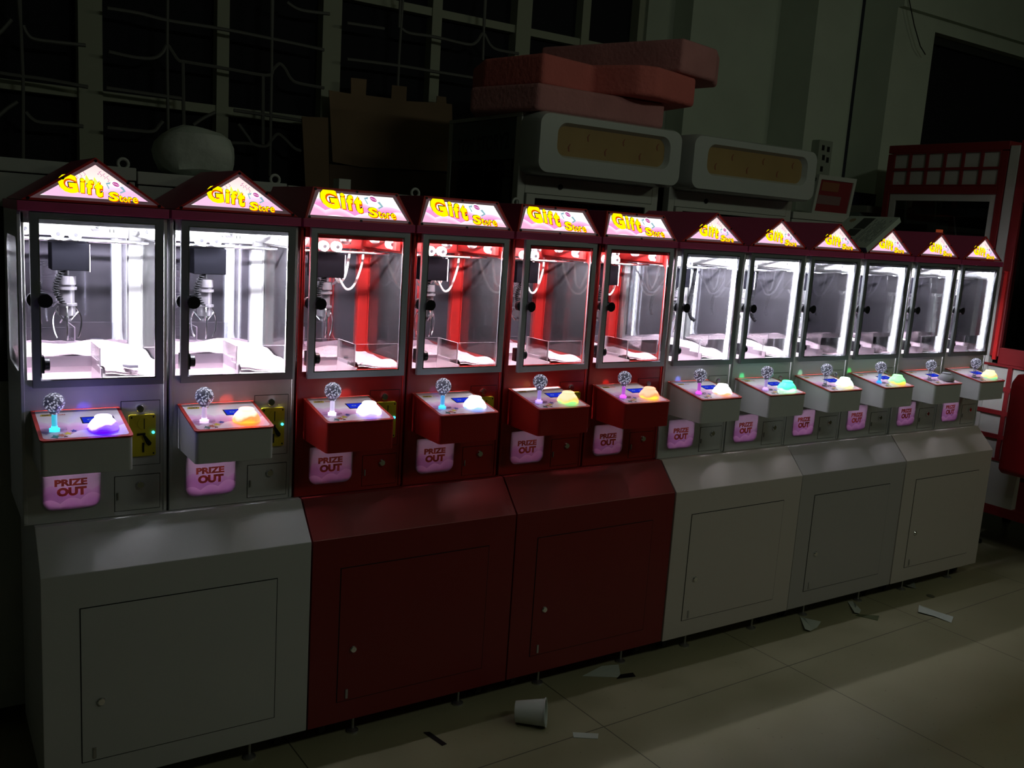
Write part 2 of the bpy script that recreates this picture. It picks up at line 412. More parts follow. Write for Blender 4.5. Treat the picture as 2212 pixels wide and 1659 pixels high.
# left windows: panes between the mullions
mull = [-3.6, -2.35, -1.1]
def wx(px, py=60, y=WY): return at(px, py, 1, y).x
edges = [-3.6, -1.6, wx(197), wx(722), wx(1137), 4.40]
for i in range(5):
    a, b = edges[i], edges[i+1]
    o = tag(MB().box(a, b, WY+.12, WY+.135, 1.9, 4.1).build('window_%d' % (i+6 if i == 4 else i+1) if i < 4 else 'window_6', DGL), kind='structure')
    f = MB().ring([(a, 1.9), (b, 1.9), (b, 4.1), (a, 4.1)], [(a+.06, 1.96), (b-.06, 1.96), (b-.06, 4.04), (a+.06, 4.04)], 'y', WY+.03, WY+.12)
    md = (a + b) / 2
    if i in (2, 3): md = wx(487) if i == 2 else wx(950)
    f.box(md-.035, md+.035, WY+.04, WY+.12, 1.96, 4.04)
    for zz in (2.42, 3.2): f.box(a+.06, md-.035, WY+.05, WY+.12, zz, zz+.05); f.box(md+.035, b-.06, WY+.05, WY+.12, zz, zz+.05)
    f.build('window_frame', WFR, o)
# burglar grille of bent rods in front of the panes
GY = WY - .06
GR = pbr('painted_grille_rod', (.14, .14, .13), .6)
def gp(pts, n=6): return [tuple(at(x, y, 1, GY)) for x, y in pts]
g = MB()
for path in ([(40,0),(45,60),(50,180),(50,350)], [(362,0),(361,120),(363,280)], [(587,0),(587,130),(585,250),(583,380)], [(870,0),(862,120),(858,215)], [(1047,0),(1045,60),(1043,130)]):
    g.tube(gp(path), .009)
for path in ([(50,55),(58,72),(72,84),(110,90),(185,98)], [(0,158),(40,164),(100,172),(190,188)], [(55,242),(68,256),(85,264),(130,268),(180,273)],
             [(-10,78),(5,65),(25,42)], [(-5,252),(15,235),(38,220)],
             [(232,18),(300,29),(365,45),(475,62),(587,84),(700,108)], [(235,112),(290,124),(330,126),(350,115),(361,98),(372,112),(385,130),(400,134),(475,146),(575,163),(590,150),(603,138),(615,148),(628,170),(645,180),(700,190)],
             [(230,190),(300,200),(392,213)], [(395,133),(397,280)], [(568,165),(568,312)], [(232,276),(290,282),(330,284),(345,270),(352,262)],
             [(418,270),(440,255),(465,243)], [(505,238),(600,252),(660,262)], [(515,268),(535,295),(548,312),(575,316),(587,302),(600,290),(615,300),(635,320),(650,326)],
             [(480,308),(530,310),(548,312)], [(620,5),(650,22),(712,30)], [(750,50),(830,62)], [(868,62),(885,72),(940,80),(1010,96),(1030,90),(1044,72),(1058,96),(1075,108),(1120,116)],
             [(750,128),(860,142),(940,155),(1045,172)]):
    g.tube([tuple(p) for p in spline(gp(path), 5)], .010, n=6)
# fixings into the wall
for px, py in ((45, 60), (587, 130), (862, 60), (1046, 60)):
    p = at(px, py, 1, GY); g.tube([(p.x, GY, 4.12), (p.x, WY+.01, 4.12)], .008)
    g.tube([(p.x, GY, 4.12), (p.x, GY, p.z)], .008)
tag(g.build('window_grille', GR, smooth=True), 'bent rod burglar grille with wavy curls in front of the dark windows', 'window grille')

# ------------------------------------------------------------------ claw machines
MX0, MX1 = -.0145, .397          # body
MC = .1915
YF = .015                        # body front
YB = .42
def zz(mb):                      # lift measured heights to the floor
    mb.v = [(x, y, z + ZF) for x, y, z in mb.v]; return mb
def cloud_fix(): pass
UX, UZ = (1, 0, 0), (0, 0, 1)

def gable(ins, lift=0):          # outline points of the gable inset by ins
    k = ins * 1.0
    zb = 1.608 + k; hw = .196 - k * 3.0; zt = 1.742 - k * 1.28
    return [(MC-hw, zb), (MC+hw, zb), (MC, zt)]
def trap(ins):
    k = ins
    return [(MC-.203+k*1.45, 1.602+k), (MC+.203-k*1.45, 1.602+k), (MC+.158-k*1.25, 1.712-k), (MC-.158+k*1.25, 1.712-k)]
def lean(mb, k):                 # lean the sign face back above its lower edge
    mb.v = [(x, y + max(0, z - 1.602) * k, z) for x, y, z in mb.v]; return mb

def lettering(mb, x0, z0, sc, y):
    """Gift Store logo as flat layers: outline, orange drop, yellow face"""
    def word(body, x, z, h, wd, sh, bold):
        ux = Vector((1, 0, -.03)).normalized()
        for m_, ox, oz, yy, bb in ((2, -.0010, .0012, .0, .03), (1, .0020, -.0022, .0004, .03), (0, 0, 0, .0008, .0)):
            mb.cur = m_
            e = bb * wd * .25
            text(mb, body, (x0 + (x + ox)*sc - e, y - yy, z0 + (z + oz)*sc - e), ux, (-.16 if body == 'G' else 0, 0, 1), h*sc + e, wd*sc + 2*e, bb + bold, sh)
    word('G', .008, .012, .058, .055, 0, .05)
    word('i', .066, .014, .046, .014, 0, .03)
    word('f', .084, .011, .045, .021, 0, .045)
    word('t', .108, .005, .050, .025, 0, .05)
    word('S', .150, -.005, .029, .030, 0, .04)
    word('t', .180, -.005, .021, .013, 0, .02)
    word('o', .194, -.006, .016, .013, 0, .01)
    word('r', .209, -.006, .017, .012, 0, .02)
    word('e', .223, -.007, .018, .016, 0, .01)
    # little claw ball with dots, two bent arms
    cx, cz = x0 + .172*sc, z0 + .048*sc
    mb.cur = 5
    mb.prism([(cx + .014*sc*math.cos(a) , cz + .0105*sc*math.sin(a) - .003*sc*math.cos(a)) for a in [k*PI/8 for k in range(16)]], 'y', y-.0003, y)
    mb.cur = 3
    mb.prism([(cx + .0105*sc*math.cos(a), cz + .0068*sc*math.sin(a) - .003*sc*math.cos(a)) for a in [k*PI/8 for k in range(16)]], 'y', y-.0006, y)
    mb.cur = 5
    for q in (-1.5, -.5, .5, 1.5):
        mb.prism([(cx + q*.0044*sc + .0014*sc*math.cos(a), cz - q*.0013*sc + .0014*sc*math.sin(a)) for a in [k*PI/3 for k in range(6)]], 'y', y-.0009, y)
    mb.cur = 6
    for pts in ([(-.030,.002),(-.016,.006),(-.018,-.001),(-.026,-.001),(-.019,-.014),(-.022,-.016)], [(.012,-.008),(.020,-.006),(.030,-.020),(.014,-.028),(.012,-.024),(.023,-.019)]):
        mb.prism([(cx + a*sc, cz + b*sc) for a, b in pts], 'y', y-.0004, y)

def oct_ring_hole():
    return None

def prototype(red):
    P = REDP if red else WHITE
    r = empty('claw_machine', (0, 0, 0))
    # --- cabinet body
    b = MB()
    hole = rrect(.044, .194, .687, .811, .022, n=8, rs=(.024, .024, .002, .002))
    b.ring(rrect(MX0, MX1, .64, 1.085, .0002, n=8), hole, 'y', YF, YF+.006)   # housing front with the prize opening
    b.box(MX0, MX0+.006, YF+.006, YB-.012, .64, 1.085); b.box(MX1-.006, MX1, YF+.006, YB-.012, .64, 1.085)
    b.box(MX0+.006, MX1-.006, YF+.006, YB-.012, .64, .646)
    b.box(.212, MX1-.006, YF+.006, YB-.012, 1.079, 1.085); b.box(MX0+.006, .212, .205, YB-.012, 1.079, 1.085)   # deck round the chute
    b.box(MX0, MX1, .0185, YB, 1.574, 1.578); b.box(MX0, MX1, YF, .0185, 1.543, 1.578)   # top tray and front lip
    b.box(MX0+.008, .004, YF, .036, 1.085, 1.574); b.box(.378, MX1-.008, YF, .036, 1.085, 1.574); b.box(MX0, MX0+.008, YF, .0186, 1.085, 1.574); b.box(MX1-.008, MX1, YF, .0186, 1.085, 1.574)   # front posts
    b.box(MX0+.004, .030, .355, .385, 1.085, 1.559); b.box(.350, MX1-.004, .355, .385, 1.085, 1.559)   # rear posts
    b.box(MX0, MX1, YB-.012, YB, 1.085, 1.576)                           # back sheet
    # raised seam round the front
    b.box(MX0, MX0+.010, YF-.004, YF, .645, 1.575); b.box(MX1-.010, MX1, YF-.004, YF, .645, 1.575)
    # side sheets with a big rounded window
    for x0 in (MX0, MX1-.008):
        o = rrect(.0186, YB-.012, 1.085, 1.574, .0001); i = rrect(.044, .345, 1.104, 1.500, .035)
        b.ring(o, i, 'x', x0, x0+.008)
    zz(b).build('cabinet', P, r, bevel=.0015)
    s = MB()
    s.box(MX0+.003, MX0+.005, .044, .345, 1.104, 1.500)
    zz(s).build('side_glass', SGL, r)
    s = MB(); s.box(MX1-.005, MX1-.003, .044, .345, 1.104, 1.500)
    zz(s).build('side_glass', SGL, r)
    zz(MB().box(.030, .350, .372, .374, 1.085, 1.559)).build('back_mirror', MIRROR, r)
    # --- roof
    b = MB(); b.box(MX0-.0008, MX1+.0008, -.012, YB+.02, 1.578, 1.606)
    if red:
        pr = trap(0)
        v0 = [(x, max(0, z-1.602)*.45, z) for x, z in pr]; v1 = [(x, .45, z) for x, z in pr]
        b.add(v0 + v1, [(0, 1, 2, 3), (7, 6, 5, 4), (0, 4, 5, 1), (1, 5, 6, 2), (2, 6, 7, 3), (3, 7, 4, 0)])
    else:
        b.prism(gable(0), 'y', 0, .45)
    zz(b).build('roof', ROOF, r, bevel=.002)
    out = trap if red else gable; L_ = .45 if red else 0
    n_ = lambda q: q
    fr = MB().ring(out(0), out(.0075), 'y', -.010, .001); zz(lean(fr, L_)).build('sign_frame', RIM, r, bevel=.001)
    mg = MB().ring(out(.0075), out(.0165), 'y', -.004, .0005); zz(lean(mg, L_)).build('sign_margin', MARGIN, r)
    sg = MB(); sg.cur = 4; sg.prism(out(.0165), 'y', -.003, .0)
    if red: lettering(sg, .052, 1.629, 1.16, -.004)
    else:
        lettering(sg, .089, 1.625, .92, -.004)
        sg.cur = 7
        for cx, cz, hh in ((.168, 1.667, .024), (.190, 1.664, .022)):
            sg.add([(cx-.006, -.0042, cz), (cx+.013, -.0042, cz-.001), (cx-.002, -.0042, cz+hh)], [(0, 1, 2)])
        sg.cur = 3; rg = random.Random(5)
        for k in range(13):
            a = rg.uniform(-.055, .055); c_ = rg.uniform(1.668, 1.705); q = rg.uniform(.0012, .0022)
            if abs(a) < (1.722-c_)*1.0:
                sg.prism([(MC-.006+a+q*math.cos(t), c_+q*math.sin(t)) for t in (0, 1.57, 3.14, 4.71)], 'y', -.0034, -.003)
        for sx in (-1, 1):
            for k in range(3):
                pts = [(MC-.008+sx*(.022+k*.010)+.004*math.sin(t*1.7), -.0034, 1.688-k*.006+t*.004) for t in range(5)]
                sg.tube(pts, .0006, n=4)
    zz(lean(sg, L_)).build('sign_panel', [LBL_Y, LBL_O, LBL_K, LBL_P, SIGN_T if red else SIGN_G, LBL_W, LBL_B, SIGNY], r)
    sc = [(MC-.185, 1.612), (MC, 1.608), (MC+.185, 1.612), (MC-.150, 1.705), (MC, 1.706), (MC+.150, 1.705)] if red else [(MC-.178, 1.614), (MC-.088, 1.676), (MC, 1.732), (MC+.088, 1.676), (MC+.178, 1.614)]
    for x, z in sc:
        q = MB().lathe([(.0045, -.0125), (.0045, -.009), (.003, -.006), (.003, 0)][::-1], (x, 0, z), 'y', 10); zz(lean(q, L_)).build('screw', BLACK, r, smooth=True)
    # --- lamp tube inside the top of the cabin
    q = MB().lathe([(.0045, 0), (.0045, .33)], (.022, .0285, 1.568), 'x', 10)
    zz(q).build('light_tube', LAMPM[red], r)
    if not red: zz(MB().lathe([(.003, 1.095), (.003, 1.545)], (.3735, .040, 0), 'z', 8)).build('light_tube', emis('led_strip', (.93, .90, 1.0), 100.0), r)
    q = MB().box(.018, .356, .023, .034, 1.5732, 1.574); zz(q).build('light_fixture', P, r)
    # --- plush bed
    b = MB(); nx, ny = 26, 22; vs = []; fs = []; rg = random.Random(3)
    for j in range(ny+1):
        for i in range(nx+1):
            x = MX0+.010 + (.388-.0-MX0-.010+.0)*i/nx; y = .038 + (.3712-.038)*j/ny
            z = 1.094 + .006*math.sin(x*31+y*17) + .005*math.sin(x*13-y*40+1) + rg.uniform(0, .0022) - (.010 if j == 0 else 0) + (.014*max(0, (y-.25)/.1) if red else .050*(y-.038)/.33)
            vs.append((x, y, z))
    for j in range(ny):
        for i in range(nx):
            if (i+.5)/nx*.3925+MX0 < .205 and (j+.5)/ny*.3332+.038 < .205: continue
            fs.append((j*(nx+1)+i, j*(nx+1)+i+1, (j+1)*(nx+1)+i+1, (j+1)*(nx+1)+i))
    b.add(vs, fs); zz(b)
    b.v = [(x, y, max(z, 1.088+ZF)) if False else (x, y, z) for x, y, z in b.v]
    # keep the bed clear of the housing top
    b.v = [(x, y, z+.0) if z > 1.087+ZF else (x, y, 1.087+ZF + .0004*math.sin(x*200)) for x, y, z in b.v]
    b.build('plush_bed', PLUSH, r, smooth=True)
    # --- prize chute behind the flap
    ct = 1.104 if red else 1.126
    c_ = MB(); c_.box(.206, .210, YF+.007, .205, .655, ct-.012); c_.box(.206, .210, .10, .205, ct-.012, ct); c_.box(MX0+.008, .206, .200, .205, .655, ct); c_.box(MX0+.0075, MX0+.0095, YF+.007, .2, .655, 1.092)
    c_.box(MX0+.008, .206, YF+.007, .2, .652, .655)
    zz(c_).build('prize_chute', pbr('chute_lining', (.92, .74, .83), .8), r)
    # --- acrylic chute guard
    def pan(mb, p, q, z0, z1, t=.0035):
        p, q = Vector((*p, 0)), Vector((*q, 0)); d = (q-p).normalized(); n = Vector((-d.y, d.x, 0))*t/2
        c = [p-n, q-n, q+n, p+n]
        vs = [(a.x, a.y, z0) for a in c] + [(a.x, a.y, z1) for a in c]
        mb.cur = 0; mb.add(vs, [(0, 1, 5, 4), (2, 3, 7, 6), (0, 3, 2, 1)])
        mb.cur = 1; mb.add(vs, [(4, 5, 6, 7), (1, 2, 6, 5), (3, 0, 4, 7)])
    g = MB(); pan(g, (-.004, .195), (.205, .195), 1.094, 1.174); pan(g, (.207, .195), (.207, .042), 1.094, 1.174); pan(g, (.210, .042), (.376, .042), 1.094, 1.174)
    zz(g).build('chute_guard', [ACRYL, ACEDGE], r)
    # --- gantry
    g = MB(); g.box(.005, .345, .33, .350, 1.500, 1.552); g.box(.355, .372, .05, .34, 1.510, 1.548); g.box(-.008, .006, .05, .34, 1.510, 1.548)
    gb = zz(g).build('gantry_beam', P, r, bevel=.001)
    for k in (.285, .297): zz(MB().box(k, k+.0035, .3285, .3305, 1.517, 1.528)).build('slot', DARK, gb)
    for x, z in ((.235, 1.522), (.12, 1.512)): zz(MB().lathe([(.004, 0), (.004, .004)], (x, .326, z), 'y', 10)).build('bolt', CHROME, gb, smooth=True)
    for y_, z_ in ((.13, 1.494), (.21, 1.494)): zz(MB().lathe([(.0045, 0), (.0045, .365)], (.002, y_, z_), 'x', 10)).build('gantry_rail', CHROME, r, smooth=True)
    zz(MB().lathe([(.004, 0), (.004, .365)], (.002, .11, 1.547), 'x', 10)).build('gantry_rail', CHROME, r, smooth=True)
    for wx_, wy_, wz_ in ((.102, .105, 1.513), (.150, .105, 1.513), (.012, .085, 1.525), (.225, .20, 1.538), (.352, .09, 1.532), (.340, .20, 1.545)):
        wh = zz(MB().lathe([(.007, -.014), (.0175, -.012), (.0185, -.004), (.015, 0), (.0185, .004), (.0175, .012), (.007, .014)], (wx_, wy_, wz_), 'y', 20)).build('roller', NYLON, r, smooth=True)
        zz(MB().lathe([(.0065, -.0175), (.0065, -.0135)], (wx_, wy_, wz_), 'y', 10)).build('axle', BLACK, wh, smooth=True)
    mbx = zz(MB().box(.088, .192, .125, .215, 1.402, 1.486)).build('motor_box', pbr('matt_black_sheet', (.0022, .0022, .003), .9, spec=.0), r, bevel=.002)
    zz(MB().box(.193, .1945, .122, .126, 1.400, 1.484)).build('cover_sheet', ACEDGE, mbx)
    # --- claw head
    cx, cy = .132, .16
    h = MB(); h.lathe([(.008, 1.402), (.008, 1.385), (.027, 1.384), (.027, 1.358), (.023, 1.356), (.023, 1.35)], (cx, cy, 0), 'z', 18)
    h.lathe([(.029, 1.35), (.029, 1.342), (.022, 1.341), (.022, 1.30), (.029, 1.299), (.029, 1.292), (.024, 1.291), (.024, 1.262), (.007, 1.261), (.007, 1.245)], (cx, cy, 0), 'z', 18)
    h.lathe([(.012, 1.252), (.012, 1.243)], (cx, cy, 0), 'z', 12)
    cl = zz(h).build('claw', pbr('dull_grey_plastic_metal', (.16, .15, .17), .35, .5), r, smooth=True)
    for a in (.4, .4+2*PI/3, .4+4*PI/3):
        ca, sa = math.cos(a), math.sin(a)
        pts = spline([(cx+ca*d, cy+sa*d, z) for d, z in ((.018, 1.30), (.030, 1.285), (.043, 1.262), (.047, 1.235), (.042, 1.205), (.034, 1.188))], 4)
        zz(MB().tube(pts, .0026, n=6)).build('prong', CHROME, cl, smooth=True)
        zz(MB().tube([(cx+ca*.012, cy+sa*.012, 1.247), (cx+ca*.036, cy+sa*.036, 1.272)], .003, n=6)).build('link', STEEL, cl, smooth=True)
    # coiled lead beside the claw
    pts = []
    for k in range(90):
        t = k/89; a = t*2*PI*13
        bx, by, bz = .118-.02*math.sin(t*PI), .13, 1.40-.10*t
        pts.append((bx+.0075*math.cos(a), by+.0075*math.sin(a), bz))
    zz(MB().tube(pts, .0024, n=5)).build('coiled_lead', pbr('matt_black_lead', (.004, .004, .005), .8, spec=.1), r, smooth=True)
    # sleeves hanging from the gantry
    for cc in ([(.19, .24, 1.46), (.225, .26, 1.40), (.262, .27, 1.352), (.30, .285, 1.365), (.335, .30, 1.44), (.345, .31, 1.50)],
               [(.20, .30, 1.49), (.22, .30, 1.42), (.245, .30, 1.375), (.27, .30, 1.40), (.285, .30, 1.49)]):
        zz(MB().tube(spline(cc, 8), .0045, n=8)).build('cable_sleeve', HOSE, r, smooth=True)
    if not red:
        c2 = spline([(.352, .26, 1.50), (.335, .25, 1.40), (.312, .24, 1.32), (.318, .23, 1.26), (.338, .22, 1.238)], 10)
        zz(MB().tube(c2, .008, n=8, rr=[.0080 + .0016*(k % 2) for k in range(len(c2))])).build('corrugated_lead', pbr('matt_black_lead', (.004, .004, .005), .8, spec=.1), r)
    # --- glass door, hinged on its right edge
    hx = .384
    d = MB().ring([(.016, 1.063), (hx, 1.063), (hx, 1.578), (.016, 1.578)], [(.038, 1.085), (.361, 1.085), (.361, 1.559), (.038, 1.559)], 'y', -.004, .011)
    hz = (hx, .011, 0)
    do = zz(d).build('glass_door', pbr('light_aluminium', (.36, .41, .44), .4, .2) if red else GREY, r, bevel=.001, loc=hz)
    zz(MB().box(.036, .363, .003, .006, 1.083, 1.561)).build('pane', PANE, do, loc=hz).location = (0, 0, 0)
    q = MB().ring([(.038, 1.085), (.361, 1.085), (.361, 1.559), (.038, 1.559)], [(.041, 1.088), (.358, 1.088), (.358, 1.556), (.041, 1.556)], 'y', -.0045, .002)
    zz(q).build('bright_bead', CHROME, do, loc=hz).location = (0, 0, 0)
    k_ = MB(); k_.prism(rrect(.006, .072, 1.301, 1.343, .0205), 'y', .013, .030); k_.lathe([(.020, -.018), (.019, -.013), (.012, -.004), (.012, 0.013)][::-1], (.052, 0, 1.322), 'y', 18)
    zz(k_).build('door_lock', BLACK, do, loc=hz, smooth=True).location = (0, 0, 0)
    k_ = MB(); k_.box(.020, .050, .013, .045, 1.104, 1.155); k_.lathe([(.019, .0), (.019, .014)], (.050, .022, 1.130), 'x', 16)
    zz(k_).build('latch', BLACK, do, loc=hz, bevel=.001).location = (0, 0, 0)
    # --- control panel
    CX0, CX1, CY = .012, .254, -.205
    ztop = lambda y: .948 + (y - CY) * .185
    pl = rrect(CX0, CX1, CY, YF, .012, rs=(.012, .012, .0005, .0005))
    n = len(pl); b = MB()
    b.add([(x, y, ztop(y)) for x, y in pl] + [(x, y, .848) for x, y in pl], [tuple(range(n)), tuple(range(n, 2*n))[::-1]] + [(i, (i+1) % n, n+(i+1) % n, n+i) for i in range(n)])
    zz(b).build('control_box', P, r, bevel=.001)
    def plate(mb, ins, h0, h1):
        pp = rrect(CX0-.002+ins, CX1+.002-ins, CY-.003+ins, YF-ins*.8, .010, rs=(.012, .012, .003, .003)); n = len(pp)
        mb.add([(x, y, ztop(y)+h1) for x, y in pp] + [(x, y, ztop(y)+h0) for x, y in pp], [tuple(range(n)), tuple(range(n, 2*n))[::-1]] + [(i, (i+1) % n, n+(i+1) % n, n+i) for i in range(n)])
    b = MB(); b.cur = 0; plate(b, 0, 0, .0045); b.cur = 1; plate(b, .010, .0045, .0050)
    def onp(x, y, h=.0056): return (x, y, ztop(y)+h)
    nv = Vector((0, 1, .185)).normalized()
    b.cur = 2
    b.add([onp(.030, -.034), onp(.066, -.036), onp(.070, -.022), onp(.034, -.020)], [(0, 1, 2, 3)])
    b.cur = 3; text(b, 'GIFT', onp(.036, -.033, .0062), (1, 0, 0), nv, .009, .028, .04)
    b.cur = 5; text(b, 'STORE', onp(.072, -.034, .0062), (1, 0, 0), nv, .008, .026, .03)
    def star(cx, cy, R_, m_, n=5):
        b.cur = m_; pts = []
        for k in range(2*n):
            a = PI*k/n + .3; q = R_ if k % 2 == 0 else R_*.5
            pts.append(onp(cx+q*math.cos(a), cy+q*math.sin(a)))
        b.add(pts, [tuple(range(2*n))])
    star(.086, -.168, .013, 2); star(.104, -.152, .011, 4); star(.068, -.178, .013, 5, 7); star(.052, -.186, .014, 6, 4); star(.078, -.188, .008, 3)
    zz(b).build('console_plate', [pbr('printed_rim_red', (.42, .03, .02), .4), DECAL, pbr('printed_yellow', (.62, .5, .03), .4), pbr('printed_brown', (.10, .03, .02), .5), pbr('printed_blue', (.02, .03, .30), .4), pbr('printed_orange', (.5, .12, .05), .4), pbr('printed_green', (.03, .10, .08), .4)], r)
    b = MB(); b.lathe([(.034, 0), (.033, .003), (.030, .004)], onp(.055, -.135, .005), 'z', 28)
    zz(b).build('guard_disc', ACRYL, r, smooth=True)
    # --- prize flap
    b = MB(); b.cur = 0; b.prism(rrect(.038, .200, .680, .815, .02, n=8, rs=(.030, .030, .004, .004)), 'y', YF-.004, YF-.001)
    b.cur = 1
    text(b, 'PRIZE', (.070, YF-.0048, .754), UX, UZ, .022, .092, .055)
    text(b, 'OUT', (.076, YF-.0048, .722), UX, UZ, .028, .084, .07)
    zz(b).build('prize_flap', [PRIZE, PRT], r)
    # --- coin door and coin acceptor
    def door(name, x0, x1, z0, z1):
        q = MB(); q.ring([(x0-.0018, z0-.0018), (x1+.0018, z0-.0018), (x1+.0018, z1+.0018), (x0-.0018, z1+.0018)], [(x0, z0), (x1, z0), (x1, z1), (x0, z1)], 'y', YF-.0006, YF+.001)
        q2 = MB(); q2.cur = 0; q2.box(x0, x1, YF-.0016, YF+.001, z0, z1); q2.cur = 1; q2.v += []; 
        b0 = len(q2.v); q2.v += q.v; q2.f += [tuple(b0+i for i in f) for f in q.f]; q2.m += [1]*len(q.f)
        return zz(q2).build(name, [P, DARK], r)
    d1 = door('coin_door', .262, .376, .802, 1.008)
    d2 = door('service_door', .242, .376, .656, .768)
    def lock(par, x, z, y=YF, R_=.0125):
        k1 = zz(MB().lathe([(R_, 0), (R_, -.006), (R_*.8, -.009), (R_*.8, -.0092)], (x, y-.0016, z), 'y', 20)).build('lock', CHROME, par, smooth=True)
        return k1
    lock(d1, .317, .985); lock(d2, .317, .738)
    q = MB(); q.lathe([(.003, 0), (.003, .022)], (.250, YF-.004, .695), 'z', 8); zz(q).build('hinge', STEEL, d2)
    ca = MB(); ca.cur = 0; ca.prism(rrect(.282, .362, .832, .966, .006), 'y', YF-.012, YF-.0016); ca.lathe([(.020, 0), (.020, -.002)], (.327, YF-.012, .938), 'y', 20)
    ca.cur = 1; ca.box(.3255, .3285, YF-.0148, YF-.012, .920, .954)
    ca.prism([(.305, .900), (.330, .902), (.330, .908), (.305, .907)], 'y', YF-.017, YF-.012)
    ca.prism([(.322, .900), (.328, .903), (.348, .876), (.346, .868), (.338, .866), (.332, .874)], 'y', YF-.019, YF-.012)
    ca.box(.321, .327, YF-.0145, YF-.012, .845, .876)
    for x, z in ((.290, .958), (.355, .958), (.290, .840), (.355, .840)): ca.lathe([(.003, 0), (.003, -.0012)], (x, YF-.012, z), 'y', 8)
    cao = zz(ca).build('coin_acceptor', [YELLOW, BLACK], d1, bevel=.0008)
    tag(cao, 'yellow coin acceptor')
    r_ = r
    # --- screen
    b = MB(); b.add([onp(.138, -.098), onp(.222, -.098), onp(.222, -.058), onp(.138, -.058)], [(0, 1, 2, 3)])
    b.cur = 1
    b.add([onp(.134, -.102, .0053), onp(.226, -.102, .0053), onp(.226, -.054, .0053), onp(.134, -.054, .0053)], [(0, 1, 2, 3)])
    b.cur = 2; text(b, '0  0', onp(.150, -.083, .0062), (1, 0, 0), nv, .010, .055, .02)
    zz(b).build('screen', [emis('lcd_blue_%d' % red, (.015, .035, .75), .75), BLACK, emis('lcd_text', (.25, .4, .9), .5)], r)
    return r

def ztopw(y): return .948 + (y + .205) * .185 + ZF
PROTO = {0: prototype(0), 1: prototype(1)}
DX = [-.013, -.008, .001, -.0005, .0055, .013]
DY = [.0077, .0047, .0056, -.0064, -.0029, -.0086]
def X0(i): return i * .42 + (i // 2) * -.0053 + DX[i // 2]
W1 = (1, 1, 1)
# per machine: dome colours (top, body, edge), strength; joystick glow; spot (colour, pixel aim), label
CONF = [
 (((.45, .30, .9), (.05, .02, 1), (.02, .0, .9)), 7.0, (.05, .75, 1), 2.2, ((.08, .05, 1), 178, 883), 'white claw machine at the near left end of the row, dome button glowing blue'),
 (((.6, .22, .16), (1, .07, .01), (1, .13, .01)), 5.0, (.85, .6, 1), 2.0, ((1, .05, .02), 487, 866), 'white pointed-roof claw machine with orange-red glowing dome, left of the red machines'),
 ((W1, (1, .95, 1), (.3, .25, 1)), 2.4, (.75, .65, 1), 3.0, ((1, .25, .1), 745, 852), 'red claw machine with white glowing dome and white joystick base, leftmost red one'),
 ((W1, (1, .95, .9), (.25, .45, 1)), 1.7, (.05, .45, 1), 2.4, ((.12, .08, 1), 937, 845), 'red claw machine with white dome and blue lit joystick base, second red one'),
 (((1, .55, .3), (1, .50, .10), (.25, 1, .2)), 1.5, (.45, .3, 1), 2.0, ((.15, 1, .2), 1140, 832), 'red claw machine with orange and green dome, glass door slightly ajar'),
 (((1, .28, .16), (1, .16, .04), (1, .45, .03)), 2.2, (.75, .1, 1), 1.8, ((1, .08, .03), 1310, 829), 'red claw machine with orange dome, rightmost red one beside the white machines'),
 ((W1, (1, .93, .9), (1, .35, .15)), 1.8, (.75, .08, .9), 1.8, ((.1, .2, 1), 1462, 820), 'white claw machine with white glowing dome, directly right of the red machines'),
 (((.02, .7, .25), (.0, .6, .14), (.3, .9, .4)), 3.6, (.6, .4, 1), 1.6, ((.05, 1, .3), 1600, 813), 'white claw machine with bright green glowing dome button'),
 (((.7, 1, .85), (.7, 1, .65), (.75, .8, .25)), 2.2, None, 0, ((.25, .7, .4), 1727, 806), 'white claw machine with pale yellow-white dome, left of the flat box on the roof'),
 (((.18, .8, .2), (.08, .75, .10), (1, .40, .03)), 2.6, (.03, .3, 1), 1.8, ((.1, 1, .15), 1832, 802), 'white claw machine under the tilted flat box, green dome with orange edge'),
 (None, 0, None, 0, None, 'white claw machine with unlit grey dome button, second from the far right end'),
 (((1, .85, .4), (1, .45, .15), (.2, .9, .3)), 1.3, None, 0, None, 'white claw machine at the far right end of the row, dome glowing yellow and green'),
]
STICKB = {}
CLEARB = pbr('clear_dome_plastic', (.36, .37, .40), .12)
DOMEC = (.150, -.150, 0)
DOMEC = (.183, -.150, ztopw(-.150) + .005)
machines = []
for i in range(12):
    red = 1 if 2 <= i <= 5 else 0
    first = i in (0, 2)
    r = copy_tree(PROTO[red])
    r.location = Vector((X0(i), DY[i // 2], 0)) * S
    dome, ds, jc, js, spot, label = CONF[i]
    tag(r, label, 'claw machine', 'claw machines in the lit row')
    if i == 1:                                    # the two nearest show no hanging sleeves
        for m_ in (machines[0], r):
            for ch in list(m_.children):
                if ch.name.startswith(('cable_sleeve', 'corrugated_lead')): bpy.data.objects.remove(ch)
    machines.append(r)
for q in (0, 1):                                  # drop the two source machines
    for ch in list(PROTO[q].children_recursive): bpy.data.objects.remove(ch)
    bpy.data.objects.remove(PROTO[q])
